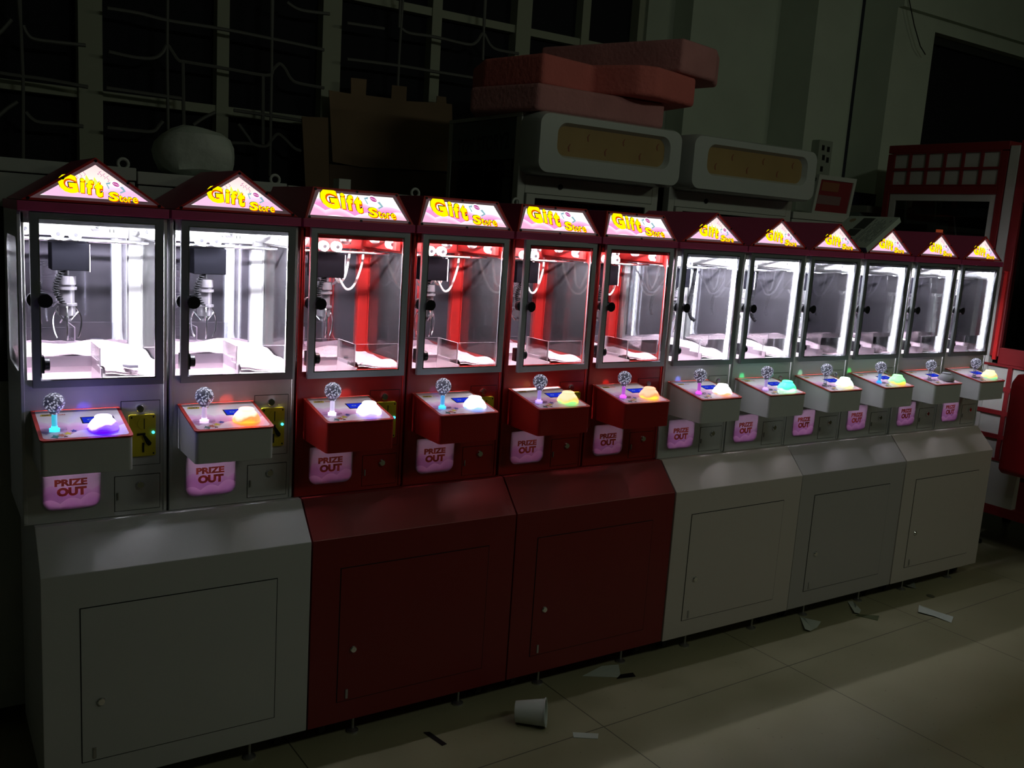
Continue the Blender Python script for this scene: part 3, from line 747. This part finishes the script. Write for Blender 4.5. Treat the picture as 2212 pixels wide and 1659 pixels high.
for i, r in enumerate(machines):
    dome, ds, jc, js, spot, label = CONF[i]
    # dome push button
    m = led('led_dome_%d' % (i+1), dome, ds, DOMEC) if dome else CLEARB
    b = MB().lathe([(.043, 0), (.043, .004), (.041, .012), (.036, .021), (.029, .029), (.0245, .033), (.024, .038), (.0225, .0395)], DOMEC, 'z', 32)
    pb = b.build('push_button', m, r, smooth=True)
    q = MB().lathe([(.0215, .0397), (.0215, .0405), (.019, .0418)], DOMEC, 'z', 28)
    q.build('button_cap', m, pb, smooth=True)
    # joystick
    jx, jy = .056, -.135; jz = ztopw(jy) + .006
    gl = emis('joystick_led_%d' % (i+1), jc, js) if jc else CLEARB
    b = MB().lathe([(.014, .0), (.014, .003), (.0085, .005), (.0085, .010)], (jx, jy, jz), 'z', 18)
    js_ = b.build('joystick', gl, r, smooth=True)
    MB().lathe([(.0075, .010), (.0075, .044)], (jx, jy, jz), 'z', 14).build('stick', glass('stick_acrylic', (.8, .8, .9), .2) if jc is None else pbr('stick_glow_%d' % (i+1), (.4, .4, .5), .2, emit=jc, es=js*.28), js_, smooth=True)
    prof = [(.009, .044), (.012, .046), (.014, .053)] + [(.0285*math.sin(a), .078 - .0285*math.cos(a)) for a in [.75 + k*(PI-.76)/12 for k in range(13)]]
    MB().lathe(prof, (jx, jy, jz), 'z', 22).build('joystick_ball', RESIN, js_, smooth=True)
    if spot:
        c, px, py = spot
        l = bpy.data.lights.new('joystick_led', 'SPOT'); l.energy = 1.0; l.color = c; l.spot_size = math.radians(15); l.spot_blend = .8; l.shadow_soft_size = .004
        o = bpy.data.objects.new('joystick_led', l); COL.objects.link(o)
        p = Vector((X0(i)+jx+.02, DY[i//2]+jy-.005, jz+.012)); tgt = at(px, py, 1, YF)
        o.location = p * S; o.rotation_euler = (tgt - p).to_track_quat('-Z', 'Y').to_euler()
    if i < 3:
        for ch in r.children:
            if ch.name.startswith('coin_door'):
                b = MB().lathe([(.0045, 0), (.0045, -.004), (.002, -.006)], (.354, YF-.012, .908+ZF), 'y', 12)
                b.build('indicator_light', emis('coin_led', (.05, .45, 1), 3.0), ch, smooth=True)
    if i == 4:
        for ch in r.children:
            if ch.name.startswith('glass_door'): ch.rotation_euler = (0, 0, math.radians(4.5))

# bases, one under every pair
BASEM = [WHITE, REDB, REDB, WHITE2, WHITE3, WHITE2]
BLAB = ['white base cabinet at the near left end, under the two nearest white machines', 'red base cabinet on the left, beside the nearest white base',
        'red base cabinet on the right, beside the white bases', 'warm white base cabinet directly right of the red bases', 'greyer white base cabinet between two lighter ones', 'white base cabinet at the far right end with a black caster showing']
def base_proto(P):
    r = empty('base_cabinet', (0, 0, 0))
    x0, x1 = .003, .8345
    prof = [(-.119, -.180), (-.119, .5185), (-.006, .6385), (.42, .6385), (.42, -.180)]
    zz(MB().prism(prof, 'x', x0, x1)).build('body', P, r, bevel=.002)
    dx0, dx1, dz0, dz1 = .110, .715, -.098, .405
    q = MB(); q.cur = 1; q.ring([(dx0-.003, dz0-.003), (dx1+.003, dz0-.003), (dx1+.003, dz1+.003), (dx0-.003, dz1+.003)], [(dx0, dz0), (dx1, dz0), (dx1, dz1), (dx0, dz1)], 'y', -.1197, -.118)
    q.cur = 0; q.box(dx0, dx1, -.1212, -.118, dz0, dz1)
    d = zz(q).build('door', [P, DARK], r)
    zz(MB().lathe([(.013, 0), (.013, -.004), (.010, -.008), (.010, -.0082)], (.165, -.1205, .095), 'y', 20)).build('lock', CHROME, d, smooth=True)
    zz(MB().box(.140, .149, -.1245, -.120, -.090, -.055)).build('hinge', STEEL, d)
    for x, y in ((.20, -.065), (.65, -.065), (.20, .36), (.65, .36)):
        f = MB().lathe([(.022, 0), (.022, .006), (.010, .012), (.005, .014), (.005, .085)], (x, y, 0), 'z', 16)
        f.build('foot', STEEL, r, smooth=True)
    for x, y in ((.085, -.02), (.755, -.02), (.085, .33), (.755, .33)):
        f = MB().lathe([(.012, -.012), (.032, -.011), (.034, 0), (.032, .011), (.012, .012)], (x, y, .0345), 'x', 20)
        f.cur = 1; f.box(x-.018, x+.018, y-.02, y+.02, .074, .083); f.box(x-.017, x-.014, y-.01, y+.01, .03, .076); f.box(x+.014, x+.017, y-.01, y+.01, .03, .076)
        f.build('caster', [RUBBER, STEEL], r, smooth=True)
    return r
bp = {}
for k in range(6):
    P = BASEM[k]
    r = base_proto(P) if P.name not in bp else copy_tree(bp[P.name])
    bp.setdefault(P.name, r)
    r.location = Vector((k * (.84 - .0053) + DX[k] * .3, DY[k] * .5, 0)) * S
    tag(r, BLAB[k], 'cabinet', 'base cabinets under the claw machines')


# ------------------------------------------------------------------ cabinets standing back to back with the row
REARW = pbr('aged_white_cabinet', (.42, .45, .42), .5)
xs = [(-.72, -.165, 1.742), (-.155, .385, 1.738), (.395, .925, 1.728), (.935, 1.520, 1.722), (1.530, 2.02, 1.718)]
RL = ['tall white cabinet behind the row, furthest left at the picture edge', 'tall white cabinet directly behind the nearest claw machine',
      'tall white cabinet behind the second claw machine, white bag on its top', 'tall white cabinet behind the two left red claw machines', 'tall white cabinet beside the big pale crane machine, behind the red machines']
for k, (a, b_, zt) in enumerate(xs):
    r = empty('tall_cabinet', (a, .50, 0), label=RL[k], cat='cabinet', group='tall cabinets behind the row'); w_ = b_ - a
    MB().box(0, w_, 0, .5, .08, Z(zt)-.048).build('body', REARW, r, bevel=.003)
    MB().box(-.003, w_+.003, -.008, .505, Z(zt)-.044, Z(zt)).build('top_cap', REARW, r, bevel=.003)
    MB().box(.03, w_-.03, -.004, 0.001, Z(1.0), Z(1.58)).build('back_window', pbr('smoked_pane', (.02, .022, .025), .2), r)
    MB().box(.05, w_-.05, -.003, .001, .25, .9).build('back_panel', REARW, r, bevel=.002)
    for fx in (.06, w_-.06):
        for fy in (.06, .44): MB().lathe([(.025, 0), (.025, .01), (.008, .014), (.008, .085)], (fx, fy, 0), 'z', 12).build('foot', STEEL, r)
    ring = [(w_-.035 + .017*math.cos(t), .02, Z(zt)+.012 + .017*math.sin(t)) for t in [q*PI/10 for q in range(21)]]
    MB().tube(ring, .0055, n=8).build('lifting_eye', REARW, r, smooth=True)
# bag
vs = MB(); rg = random.Random(11); n = 14; prof = []
b_ = MB(); b_.ball((0, 0, 0), 1, 10)
out = []
for x, y, z in b_.v:
    k = 1 + .05*math.sin(x*5+z*3) + .04*math.sin(y*7+x*2)
    kk = max(abs(x), abs(y)*.9, abs(z)) ** .35 if max(abs(x), abs(y), abs(z)) > 0 else 1
    x, y, z = x*k/kk**.8, y*k/kk**.8, z*k/kk**.6
    out.append((.652 + x*.150, .74 + y*.14, Z(1.729) + .092 + max(-.092, z*.10)))
b_.v = out
tag(b_.build('plastic_bag', pbr('thin_white_bag', (.50, .55, .50), .55, bump=.6, bscale=18), smooth=True), 'bulky white wrapped bundle lying on the tall cabinet behind the second claw machine', 'bag')
tag(MB().box(1.165, 1.215, .56, .62, Z(1.722)+.0003, Z(1.722)+.045).build('small_carton', pbr('white_carton', (.5, .52, .48), .7)), 'small white carton on the cabinet behind the first red claw machine', 'box')

# ------------------------------------------------------------------ cardboard tied to the window grille
def sheet(name, pix, y, t, m, label, cat, grp=None):
    pts = [at(600 + a/3.16, b/3.16, 1, y) for a, b in pix]
    return tag(MB().prism([(p.x, p.z) for p in pts], 'y', y, y+t).build(name, m, bevel=.001), label, cat, grp)
CY_ = GY - .03
sheet('cardboard_sheet', [(350,615),(500,640),(500,530),(608,542),(602,650),(775,672),(780,580),(882,592),(878,690),(1085,700),(1088,655),(1150,662),(1152,706),(1190,712),(1200,1172),(570,1142),(375,1105)], CY_, .008, CARD, 'large brown cardboard with torn tabs hanging on the window grille', 'cardboard')
sheet('cardboard_sheet', [(165,795),(345,802),(352,1290),(190,1285)], CY_+.012, .008, CARD, 'narrow brown cardboard strip left of the large hanging cardboard', 'cardboard')
sheet('cardboard_sheet', [(352,1120),(1205,1190),(1215,1420),(352,1420)], CY_+.012, .008, pbr('dark_cardboard', (.16, .105, .07), .9), 'dark lower cardboard showing under the large hanging sheet', 'cardboard')

# ------------------------------------------------------------------ big crane machines behind
CREAM = pbr('pale_fibreglass', (.44, .48, .46), .3, coat=.3)
CREAMB = pbr('pale_post', (.46, .48, .44), .4)
YPAN = pbr('yellow_marquee_print', (.30, .20, .07), .6, var=.2, vscale=6)
SIDEP = pbr('teal_side_print', (.075, .10, .105), .4)
def crane(x0, x1, label, side_text):
    r = empty('crane_machine', (x0, .80, 0), label=label, cat='crane machine', group='big crane machines behind the row'); W_ = x1-x0
    zt = Z(2.185); zb = Z(1.885)
    # marquee: rounded tub with a recessed oval panel
    o = rrect(0, W_, zb, zt, .055, n=6); i = rrect(.11, W_-.085, zb+.088, zt-.045, .055, n=6)
    i2 = rrect(.125, W_-.10, zb+.10, zt-.058, .05, n=6)
    m = MB(); n = len(o)
    def lay(pp, y): return [(p[0], y, p[1]) for p in pp]
    sh = [( .5*W_ + (p[0]-.5*W_)*.985, (zb+zt)/2 + (p[1]-(zb+zt)/2)*.93) for p in o]
    vs = lay(o, .16) + lay(o, .03) + lay(sh, 0) + lay(i, 0) + lay(i2, .03); fs = [tuple(range(n))]
    for q in range(4): fs += [(q*n+a, q*n+(a+1) % n, (q+1)*n+(a+1) % n, (q+1)*n+a) for a in range(n)]
    m.add(vs, fs); mq = m.build('marquee', CREAM, r, smooth=True)
    m = MB(); m.prism(i2, 'y', .030, .034); m.cur = 1; rg = random.Random(4)
    for k in range(6):
        fx, fz = .20 + .115*k*(W_/.93), zb+.125+.06*(k % 2)
        m.prism([(fx, fz), (fx+.008, fz-.004), (fx+.004, fz+.020), (fx+.014, fz+.035), (fx+.006, fz+.033), (fx-.004, fz+.018)], 'y', .029, .030)
    m.build('marquee_panel', [YPAN, pbr('marquee_wisp', (.22, .06, .03), .6)], mq)
    # frame
    f = MB()
    for a in (0, W_-.045): f.box(a, a+.045, .16, .21, .9, zt-.02)
    for a in (0, W_-.045): f.box(a, a+.045, .86, .90, .9, zt-.02)
    f.box(0, W_, .16, .90, zt-.02, zt); f.box(.045, W_-.045, .16, .21, zb-.09, zb)
    f.box(0, W_, .16, .90, .9, .98)
    f.build('frame', CREAMB, r, bevel=.004)
    MB().box(0, W_, .10, .90, .10, .898).build('base', CREAMB, r, bevel=.006)
    for a in (.08, W_-.08):
        for b in (.2, .8): MB().lathe([(.04, 0), (.04, .02), (.012, .03), (.012, .1)], (a, b, 0), 'z', 14).build('foot', STEEL, r)
    # side print and glass
    for xx in (.004, W_-.010):
        s_ = MB(); s_.box(xx, xx+.006, .215, .855, Z(1.96), zt-.025)
        sp = s_.build('side_sign', SIDEP, r)
        MB().box(xx, xx+.005, .215, .855, .985, Z(1.955)).build('side_pane', glass('smoked_side_glass', (.35, .35, .37), .06), r)
    if side_text:
        t = MB(); text(t, 'TOY STORY2', (.0035, .80, Z(1.985)), (0, -1, .05), (0, 0, 1), .085, .53, .03)
        t.build('lettering', pbr('dark_lettering', (.012, .02, .03), .5), r)
    # front door
    d = MB().ring([(.047, .99), (W_-.047, .99), (W_-.047, zb-.092), (.047, zb-.092)], [(.10, 1.04), (W_-.10, 1.04), (W_-.10, zb-.112), (.10, zb-.112)], 'y', .145, .165)
    dr = d.build('front_door', CREAMB, r, bevel=.003)
    MB().box(.10, W_-.10, .153, .157, 1.04, zb-.112).build('pane', glass('crane_pane', (.55, .58, .60), .06), dr)
    MB().lathe([(.014, 0), (.014, -.006)], (W_*.28, .16, zb-.045), 'y', 14).build('lock', BLACK, r)
    MB().box(.05, W_-.05, .862, .87, .98, zt-.03).build('back_panel', pbr('crane_back', (.045, .05, .055), .5), r)
    return r
c1 = crane(2.275, 3.205, 'left big pale crane machine with yellow marquee, pink foam piled on its top', True)
c2 = crane(3.285, 4.30, 'right big pale crane machine with yellow marquee, no foam on its top', False)
# red toys inside the left crane machine
for k, (a, b_) in enumerate([(1222, 1325), (1340, 1385)]):
    p0 = at(a, 460, 1, 1.02); p1 = at(b_, 440, 1, 1.02); zt_ = at(a+40, 434, 1, 1.02).z
    r = empty('toy_carton', (p0.x, 1.02, .983), label=['red carton with blue letters in the left half of the big crane machine', 'red carton with blue letters in the right half of the big crane machine'][k], cat='carton', group='red cartons in the crane machine')
    wd = p1.x - p0.x
    MB().prism(rrect(0, wd, .0005, zt_-.98, .03), 'y', 0, .2).build('carton', pbr('dull_red_carton', (.25, .035, .02), .5), r)
    t = MB(); text(t, 'MTA', (wd*.42, -.002, zt_-.98-.075), UX, UZ, .055, wd*.42, .04)
    t.build('lettering', pbr('blue_lettering', (.01, .03, .22), .5), r)

# pink foam blocks on top of the left crane machine
FOAM = pbr('pink_foam', (.62, .16, .14), .95, bump=.5, bscale=50, var=.15, vscale=6)
FOAM2 = pbr('pale_pink_foam', (.50, .22, .22), .95, bump=.5, bscale=50, var=.25, vscale=6)
FOAM3 = pbr('deep_pink_foam', (.45, .05, .08), .95, bump=.5, bscale=50, var=.15, vscale=6)
ztop_ = Z(2.185)
def foam(pl, z0, z1, m, label):
    o = MB().prism(pl, 'z', z0, z1).build('foam_block', m, bevel=.02)
    o.modifiers['bevel'].segments = 4
    return tag(o, label, 'foam block', 'pink foam blocks on the crane machine')
def pz(px, py, z): p = at(px, py, 2, z); return (p.x, p.y)
foam([(2.16, 1.28), (2.285, .845), (3.10, .845), (3.14, 1.5), (2.4, 1.6)], ztop_+.0005, Z(2.315), FOAM2, 'lowest dull pink foam block lying directly on the crane machine')
foam([(2.24, 1.30), (2.34, .90), (2.69, .965), (2.83, .76), (2.93, .725), (3.28, .82), (3.34, 1.25), (2.9, 1.62), (2.35, 1.6)], Z(2.317), Z(2.468), FOAM, 'middle bright salmon foam block with a zigzag front edge')
foam([(2.77, 1.57), (3.11, .76), (3.42, .83), (3.57, .96), (3.48, 1.42), (3.0, 1.72)], Z(2.4685), Z(2.64), FOAM2, 'top pale pink foam slab sticking out over the right edge')

# ------------------------------------------------------------------ cabinet with leaning poster right of the cranes
r = empty('white_cabinet', (4.42, 1.05, 0), label='white cabinet right of the big crane machines carrying a red poster board', cat='cabinet')
MB().box(0, .98, 0, .60, .08, Z(1.835)-.045).build('body', CREAMB, r, bevel=.004)
MB().box(-.005, .985, -.01, .61, Z(1.835)-.043, Z(1.835)).build('top_cap', CREAMB, r, bevel=.004)
for a in (.08, .9):
    for b in (.08, .52): MB().lathe([(.03, 0), (.03, .01), (.01, .02), (.01, .085)], (a, b, 0), 'z', 12).build('foot', STEEL, r)
r = empty('poster_board', (4.90, 1.30, Z(1.836)), label='framed red poster board standing on the white cabinet beside the right marquee', cat='poster')
pb_ = MB().ring([(0, 0), (.40, 0), (.44, .275), (.04, .275)], [(.03, .03), (.375, .03), (.41, .245), (.065, .245)], 'y', 0, .02); pb_.build('frame', CREAMB, r)
m = MB(); m.prism([(.03, .03), (.375, .03), (.41, .245), (.065, .245)], 'y', .008, .014); m.cur = 1
m.prism([(.05, .08), (.29, .08), (.30, .14), (.06, .14)], 'y', .006, .008); m.cur = 2; m.prism([(.08, .17), (.26, .17), (.27, .23), (.09, .23)], 'y', .006, .008)
m.build('poster', [pbr('poster_red', (.22, .02, .025), .5), pbr('poster_pale', (.20, .12, .12), .6), pbr('poster_orange', (.25, .09, .04), .6)], r)
# meter box and notice on the pillar
r = empty('meter_box', (5.93, 1.955, 0), label='pale meter box with small dark marks on the pillar above the poster', cat='meter box')
p0 = at(1762, 384, 1, 1.955); p1 = at(1800, 306, 1, 1.955)
r.location = Vector((p0.x, 1.955, p0.z)) * S; wd, hg = p1.x-p0.x, p1.z-p0.z
MB().box(0, wd, 0, .072, 0, hg).build('body', pbr('meter_box_paint', (.33, .37, .31), .7), r, bevel=.004)
m = MB()
for a, b in ((.2, .8), (.6, .78), (.3, .55), (.62, .5), (.25, .25)): m.box(wd*a, wd*a+.03, -.002, 0, hg*b-.02, hg*b+.02)
m.build('marks', DARK, r)
# dark banner box by the dark green panel
p0 = at(1805, 452, 1, 1.66); p1 = at(1893, 420, 1, 1.66)
r = empty('dark_sign', (p0.x, 1.66, p0.z), label='long dark navy sign panel below the wall ledge', cat='sign')
MB().box(0, p1.x-p0.x, 0, .035, 0, p1.z-p0.z).build('panel', pbr('navy_panel', (.02, .02, .05), .5), r)
for a in (.05, p1.x-p0.x-.08): MB().box(a, a+.03, .012, .03, -p0.z, 0).build('stand', pbr('sign_stand', (.05, .06, .05), .6), r)

# ------------------------------------------------------------------ red lattice machines at the end of the row
LRED = pbr('lattice_red', (.22, .012, .015), .5)
LWHT = pbr('lattice_white', (.50, .50, .46), .5)
def lattice(X, ya, yb, zb, zt, cols, rows, m_r, m_w, parent, name, bar=.15, t=.03):
    """red grid over white squares on a face looking towards -x"""
    a = MB().box(X+t*.5, X+t, ya, yb, zb, zt).build(name+'_squares', m_w, parent)
    g = MB(); cw = (yb-ya)/cols; rh = (zt-zb)/rows; b = bar*min(cw, rh)
    for k in range(cols+1): y = ya + cw*k; g.box(X, X+t*.5, max(ya, y-b/2), min(yb, y+b/2), zb, zt)
    for k in range(rows+1):
        z = zb + rh*k
        for q in range(cols): g.box(X, X+t*.5, ya+cw*q+b/2, ya+cw*(q+1)-b/2, max(zb, z-b/2), min(zt, z+b/2))
    g.build(name, m_r, parent)
X = 5.6; ZT = Z(2.365)
r = empty('lattice_machine', (0, 0, 0), label='tall red machine with a two row lattice of white squares at the right', cat='arcade machine')
f = MB()
f.box(X, X+.06, 1.215, 1.26, .22, ZT-.06); f.box(X, X+.06, .385, .43, .22, ZT-.06)
f.box(X, X+.9, .385, 1.26, ZT-.055, ZT); f.box(X, X+.06, .43, 1.215, Z(2.03), Z(2.085))
f.box(X, X+.9, .385, 1.26, .22, .30); f.box(X+.84, X+.9, .385, 1.26, .3, ZT-.055); f.box(X, X+.06, .43, 1.215, 1.0, 1.1)
f.build('frame', LRED, r, bevel=.004)
lattice(X, .43, 1.215, Z(2.085), ZT-.055, 6, 2, LRED, LWHT, r, 'lattice')
f = MB(); f.ring([(.435, 1.10), (1.21, 1.10), (1.21, Z(2.03)), (.435, Z(2.03))], [(.47, 1.14), (1.165, 1.14), (1.165, Z(1.985)), (.47, Z(1.985))], 'x', X+.01, X+.04); f.build('inner_frame', LWHT, r)
MB().box(X+.022, X+.026, .47, 1.165, 1.14, Z(1.985)).build('pane', glass('smoked_pane2', (.55, .56, .58), .06), r)
MB().box(X+.001, X+.05, .43, 1.215, .3, 1.0).build('lower_panel', LRED, r)
MB().box(X+.83, X+.838, .43, 1.2, .3, ZT-.06).build('back_panel', pbr('lattice_back', (.035, .042, .045), .5), r)
for a in (.45, 1.2):
    for b in (X+.08, X+.8): MB().lathe([(.03, 0), (.03, .02), (.012, .03), (.012, .22)], (b, a, 0), 'z', 12).build('foot', BLACK, r)
for a, b, z0, z1 in ((.95, .80, Z(1.92), Z(1.45)), (.66, .60, Z(1.95), Z(1.45))):
    MB().tube([(X+.4, a, z0), (X+.35, b, z1)], .005).build('string', HOSE, r)
MB().box(X+.40, X+.44, 1.04, 1.07, Z(1.785), Z(1.805)).build('indicator_light', emis('orange_indicator', (1, .16, .05), .6), r)
MB().box(X+.2, X+.5, .62, 1.18, Z(1.90), Z(1.95)).build('gantry', pbr('lattice_gantry', (.25, .27, .26), .5), r)
# neighbour
r = empty('lattice_machine', (0, 0, 0), label='red machine at the right picture edge with white lower squares and a dark red console', cat='arcade machine')
X2 = 5.6; f = MB()
f.box(X2, X2+.05, .315, .378, .3, ZT-.03); f.build('white_post', LWHT, r, bevel=.003)
f = MB(); f.box(X2, X2+.9, -.75, .313, ZT-.055, ZT); f.box(X2, X2+.06, .255, .313, Z(1.0), ZT-.055); f.box(X2, X2+.06, -.75, -.69, .3, ZT-.055)
f.box(X2, X2+.9, -.75, .313, .235, .30); f.box(X2+.84, X2+.9, -.75, .313, .3, ZT-.055)
f.box(X2, X2+.06, -.69, .255, Z(.955), Z(1.06))
f.box(X2, X2+.06, -.69, .255, Z(1.98), Z(2.04)); f.build('frame', LRED, r, bevel=.004)
lattice(X2, -.69, .25, Z(2.04), ZT-.055, 6, 2, LRED, LWHT, r, 'lattice')
lattice(X2-.005, -.69, .375, Z(.33), Z(.955), 5, 4, LRED, LWHT, r, 'lower_lattice', bar=.18)
MB().box(X2-.02, X2-.005, .262, .285, Z(.98), Z(1.55)).build('red_frame_edge', pbr('glossy_lit_red_edge', (.6, .03, .03), .2), r)  # near edge of the red frame, its lit look painted as a brighter red
MB().box(X2+.025, X2+.03, -.69, .255, Z(1.06), Z(1.98)).build('pane', glass('smoked_pane2', (.55, .56, .58), .06), r)
MB().box(X2+.83, X2+.838, -.69, .25, .3, ZT-.06).build('back_panel', pbr('lattice_back', (.035, .042, .045), .5), r)
c_ = MB().prism([(X2-.008, Z(.30)), (X2-.008, Z(.93)), (X2-.16, Z(.93)), (X2-.22, Z(.88)), (X2-.22, Z(.33)), (X2-.18, Z(.30))], 'y', -.62, .03); c_.build('console', pbr('console_dark_red', (.30, .008, .012), .35), r, bevel=.012)
MB().box(X2, X2+.05, .02, .25, .30, Z(.32)).build('open_base', LWHT, r)
for a in (.25, -.68):
    for b in (X2+.08, X2+.8): MB().lathe([(.03, 0), (.03, .02), (.012, .03), (.012, .24)], (b, a, 0), 'z', 12).build('foot', BLACK, r)

# ------------------------------------------------------------------ flat carton leaning in a roof valley
th = math.atan2(1.742-1.608, .196)
r = empty('flat_carton', (0, 0, 0), label='flat white printed carton lying tilted on the pointed roofs', cat='box')
xc = X0(9) + MC - .196 - .004; ux_ = Vector((math.cos(th), 0, math.sin(th))); un_ = Vector((-math.sin(th), 0, math.cos(th)))
o_ = Vector((xc, -.022, Z(1.607))) + un_ * .005
Lb, Wb, Tb = .292, .30, .028
def bp_(u, v, w_): p = o_ + ux_*u + un_*w_; return (p.x, p.y + v, p.z)
m = MB()
def slabq(m, u0, u1, v0, v1, w0, w1):
    m.add([bp_(u0,v0,w0), bp_(u1,v0,w0), bp_(u1,v1,w0), bp_(u0,v1,w0), bp_(u0,v0,w1), bp_(u1,v0,w1), bp_(u1,v1,w1), bp_(u0,v1,w1)], [(0,3,2,1),(4,5,6,7),(0,1,5,4),(1,2,6,5),(2,3,7,6),(3,0,4,7)])
slabq(m, 0, Lb, 0, Wb, 0, Tb); m.build('carton', pbr('grey_white_carton', (.36, .42, .37), .6), r)
m = MB(); m.cur = 0; slabq(m, -.0006, 0, .001, Wb-.001, .001, Tb-.001)
m.build('blue_end', pbr('navy_carton_end', (.015, .02, .10), .5), r)
m = MB(); m.cur = 0
h = Tb+.0004
slabq(m, .17, .275, .13, .20, Tb, h); slabq(m, .10, .165, .14, .21, Tb, h)
m.cur = 1
rg = random.Random(2)
for k in range(9):
    v = .022 + k*.011 + (.0 if k < 9 else .12); u0 = .04+rg.uniform(0, .02)
    while u0 < .25:
        l = rg.uniform(.006, .03)
        if rg.random() < .75: slabq(m, u0, u0+l, v, v+.0045, Tb, h)
        u0 += l + .004
m.cur = 2
m.prism if False else None
el = [bp_(.25+.018*math.cos(t), .255+.018*math.sin(t), h) for t in [q*PI/8 for q in range(16)]]
m.add(el, [tuple(range(16))])
m.build('print', [pbr('carton_photo', (.03, .035, .035), .5), pbr('carton_text', (.12, .15, .14), .6), pbr('carton_seal', (.22, .17, .10), .6)], r)

# ------------------------------------------------------------------ things on the floor
# scraps of tape on the plush
for mi, pts, lab in ((0, [(264,788),(285,790),(298,789),(299,794),(280,795),(266,792)], 'dark tape scrap on the plush inside the nearest claw machine'),
                     (2, [(742,769),(752,769),(752,774),(743,774)], 'small dark tape piece on the plush inside the leftmost red claw machine'),
                     (7, [(1634,735),(1645,734),(1652,738),(1640,741)], 'small dark scrap on the plush inside the machine with the green dome')):
    pp = [at(a, b, 2, Z(1.112)) for a, b in pts]; n = len(pp)
    mb = MB().add([(p.x, p.y, Z(1.112)) for p in pp] + [(p.x, p.y, Z(1.1135)) for p in pp], [tuple(range(n))[::-1], tuple(range(n, 2*n))] + [(i, (i+1) % n, n+(i+1) % n, n+i) for i in range(n)])
    tag(mb.build('tape_scrap', pbr('dark_tape', (.02, .015, .03), .5)), lab, 'tape')
# paper cup lying on its side
r = empty('paper_cup', (1.66, -.315, 0), label='white paper cup lying on its side on the floor', cat='cup')
R1, R2, Lc = .052, .040, .115
a0 = at(1128, 1545, 2, .04); a1 = at(1180, 1552, 2, .04); dv = Vector((a1.x-a0.x, a1.y-a0.y, 0)).normalized()
ang = math.atan2(dv.y, dv.x); tilt = math.atan2(R1-R2, Lc)
cm = MB(); cm.lathe([(R2*.9, 0.006), (R2, 0), (R1, Lc), (R1+.0035, Lc-.001), (R1+.0035, Lc+.003), (R1-.003, Lc+.002), (R2-.003, .010)], (0, 0, 0), 'x', 28)
cm.f = cm.f[:-1]; cm.m = cm.m[:-1]
M_ = Matrix.Rotation(ang + PI*0, 4, 'Z') @ Matrix.Translation((0, 0, R1+.004)) @ Matrix.Rotation(tilt, 4, 'Y')
M_ = Matrix.Rotation(ang, 4, 'Z') @ Matrix.Translation((-Lc/2, 0, R2+.0008)) @ Matrix.Rotation(-tilt, 4, 'Y')
cm.v = [tuple(M_ @ Vector(v)) for v in cm.v]
cm.build('cup', pbr('white_paper', (.55, .60, .56), .6), r, smooth=True)
def litter(name, pts, t, m, label, cat, curl=0.0, bend=None):
    pp = [pz(a, b, 0.0) for a, b in pts]; n = len(pp)
    cx = sum(p[0] for p in pp)/n; cy = sum(p[1] for p in pp)/n
    mb = MB()
    top = [(x, y, .0008 + t + curl*((i*7) % 3)/2) for i, (x, y) in enumerate(pp)]; bot = [(x, y, z-t) for x, y, z in top]
    vs = top + bot + [(cx, cy, .0008+t), (cx, cy, .0008)]
    fs = [(i, (i+1) % n, 2*n) for i in range(n)] + [((i+1) % n + n, i + n, 2*n+1) for i in range(n)] + [(i, i+n, (i+1) % n + n, (i+1) % n) for i in range(n)]
    mb.add(vs, fs)
    return tag(mb.build(name, m), label, cat)
PAP = pbr('scrap_paper', (.50, .55, .50), .7)
litter('card_strip', [(1237,1583),(1293,1586),(1291,1597),(1239,1594)], .002, PAP, 'small white rectangular card strip on the floor right of the cup', 'card')
litter('black_strip', [(915,1583),(928,1582),(965,1608),(955,1612)], .002, BLACK, 'black strip on the floor left of the cup', 'strip')
litter('paper_scrap', [(1728,1332),(1738,1338),(1773,1348),(1765,1356),(1750,1366),(1738,1364)], .001, PAP, 'crumpled white paper scrap in front of the grey-white base', 'paper', .012)
litter('paper_scrap', [(1831,1300),(1842,1301),(1850,1312),(1860,1318),(1856,1328),(1845,1327)], .001, PAP, 'white paper scrap touching a green strip, beside the base cabinets', 'paper', .010)
litter('green_strip', [(1848,1330),(1856,1328),(1899,1331),(1896,1341)], .002, pbr('olive_strip', (.08, .10, .04), .6), 'thin dark green strip beside a paper scrap', 'strip')
litter('paper_scrap', [(1985,1307),(2020,1322),(2059,1336),(2055,1346),(2018,1333),(1983,1325)], .001, PAP, 'long torn white paper strip, rightmost on the floor', 'paper', .008)
litter('paper_sheet', [(1258,1461),(1300,1440),(1336,1438),(1341,1464)], .001, PAP, 'white paper sheet half under the right red base', 'paper', .004)
litter('black_strip', [(1332,1467),(1340,1458),(1367,1454),(1373,1462)], .002, BLACK, 'black strip beside the sheet under the right red base', 'strip')
litter('plastic_scrap', [(1945,1262),(1958,1254),(1972,1260),(1979,1272),(1960,1270)], .002, pbr('clear_scrap', (.30, .32, .28), .3), 'crumpled clear plastic scrap under the far right base', 'plastic scrap', .02)
dp = at(2010, 1288, 2, 0)
tag(MB().lathe([(.022, .0005), (.022, .003), (.015, .004)], (dp.x, dp.y, 0), 'z', 20).build('metal_cap', pbr('dull_cap', (.10, .10, .07), .5)), 'small dark round cap on the floor near the far right base', 'cap')
# hanging wire on the right wall
tag(MB().tube([tuple(at(a, b, 1, wy2-.07)) for a, b in ((1955, -60), (1964, 0), (1975, 55), (1988, 100), (1999, 118))], .004).build('wall_wire', RUBBER), 'thin dark wire hanging down the wall beside the right window', 'wire')
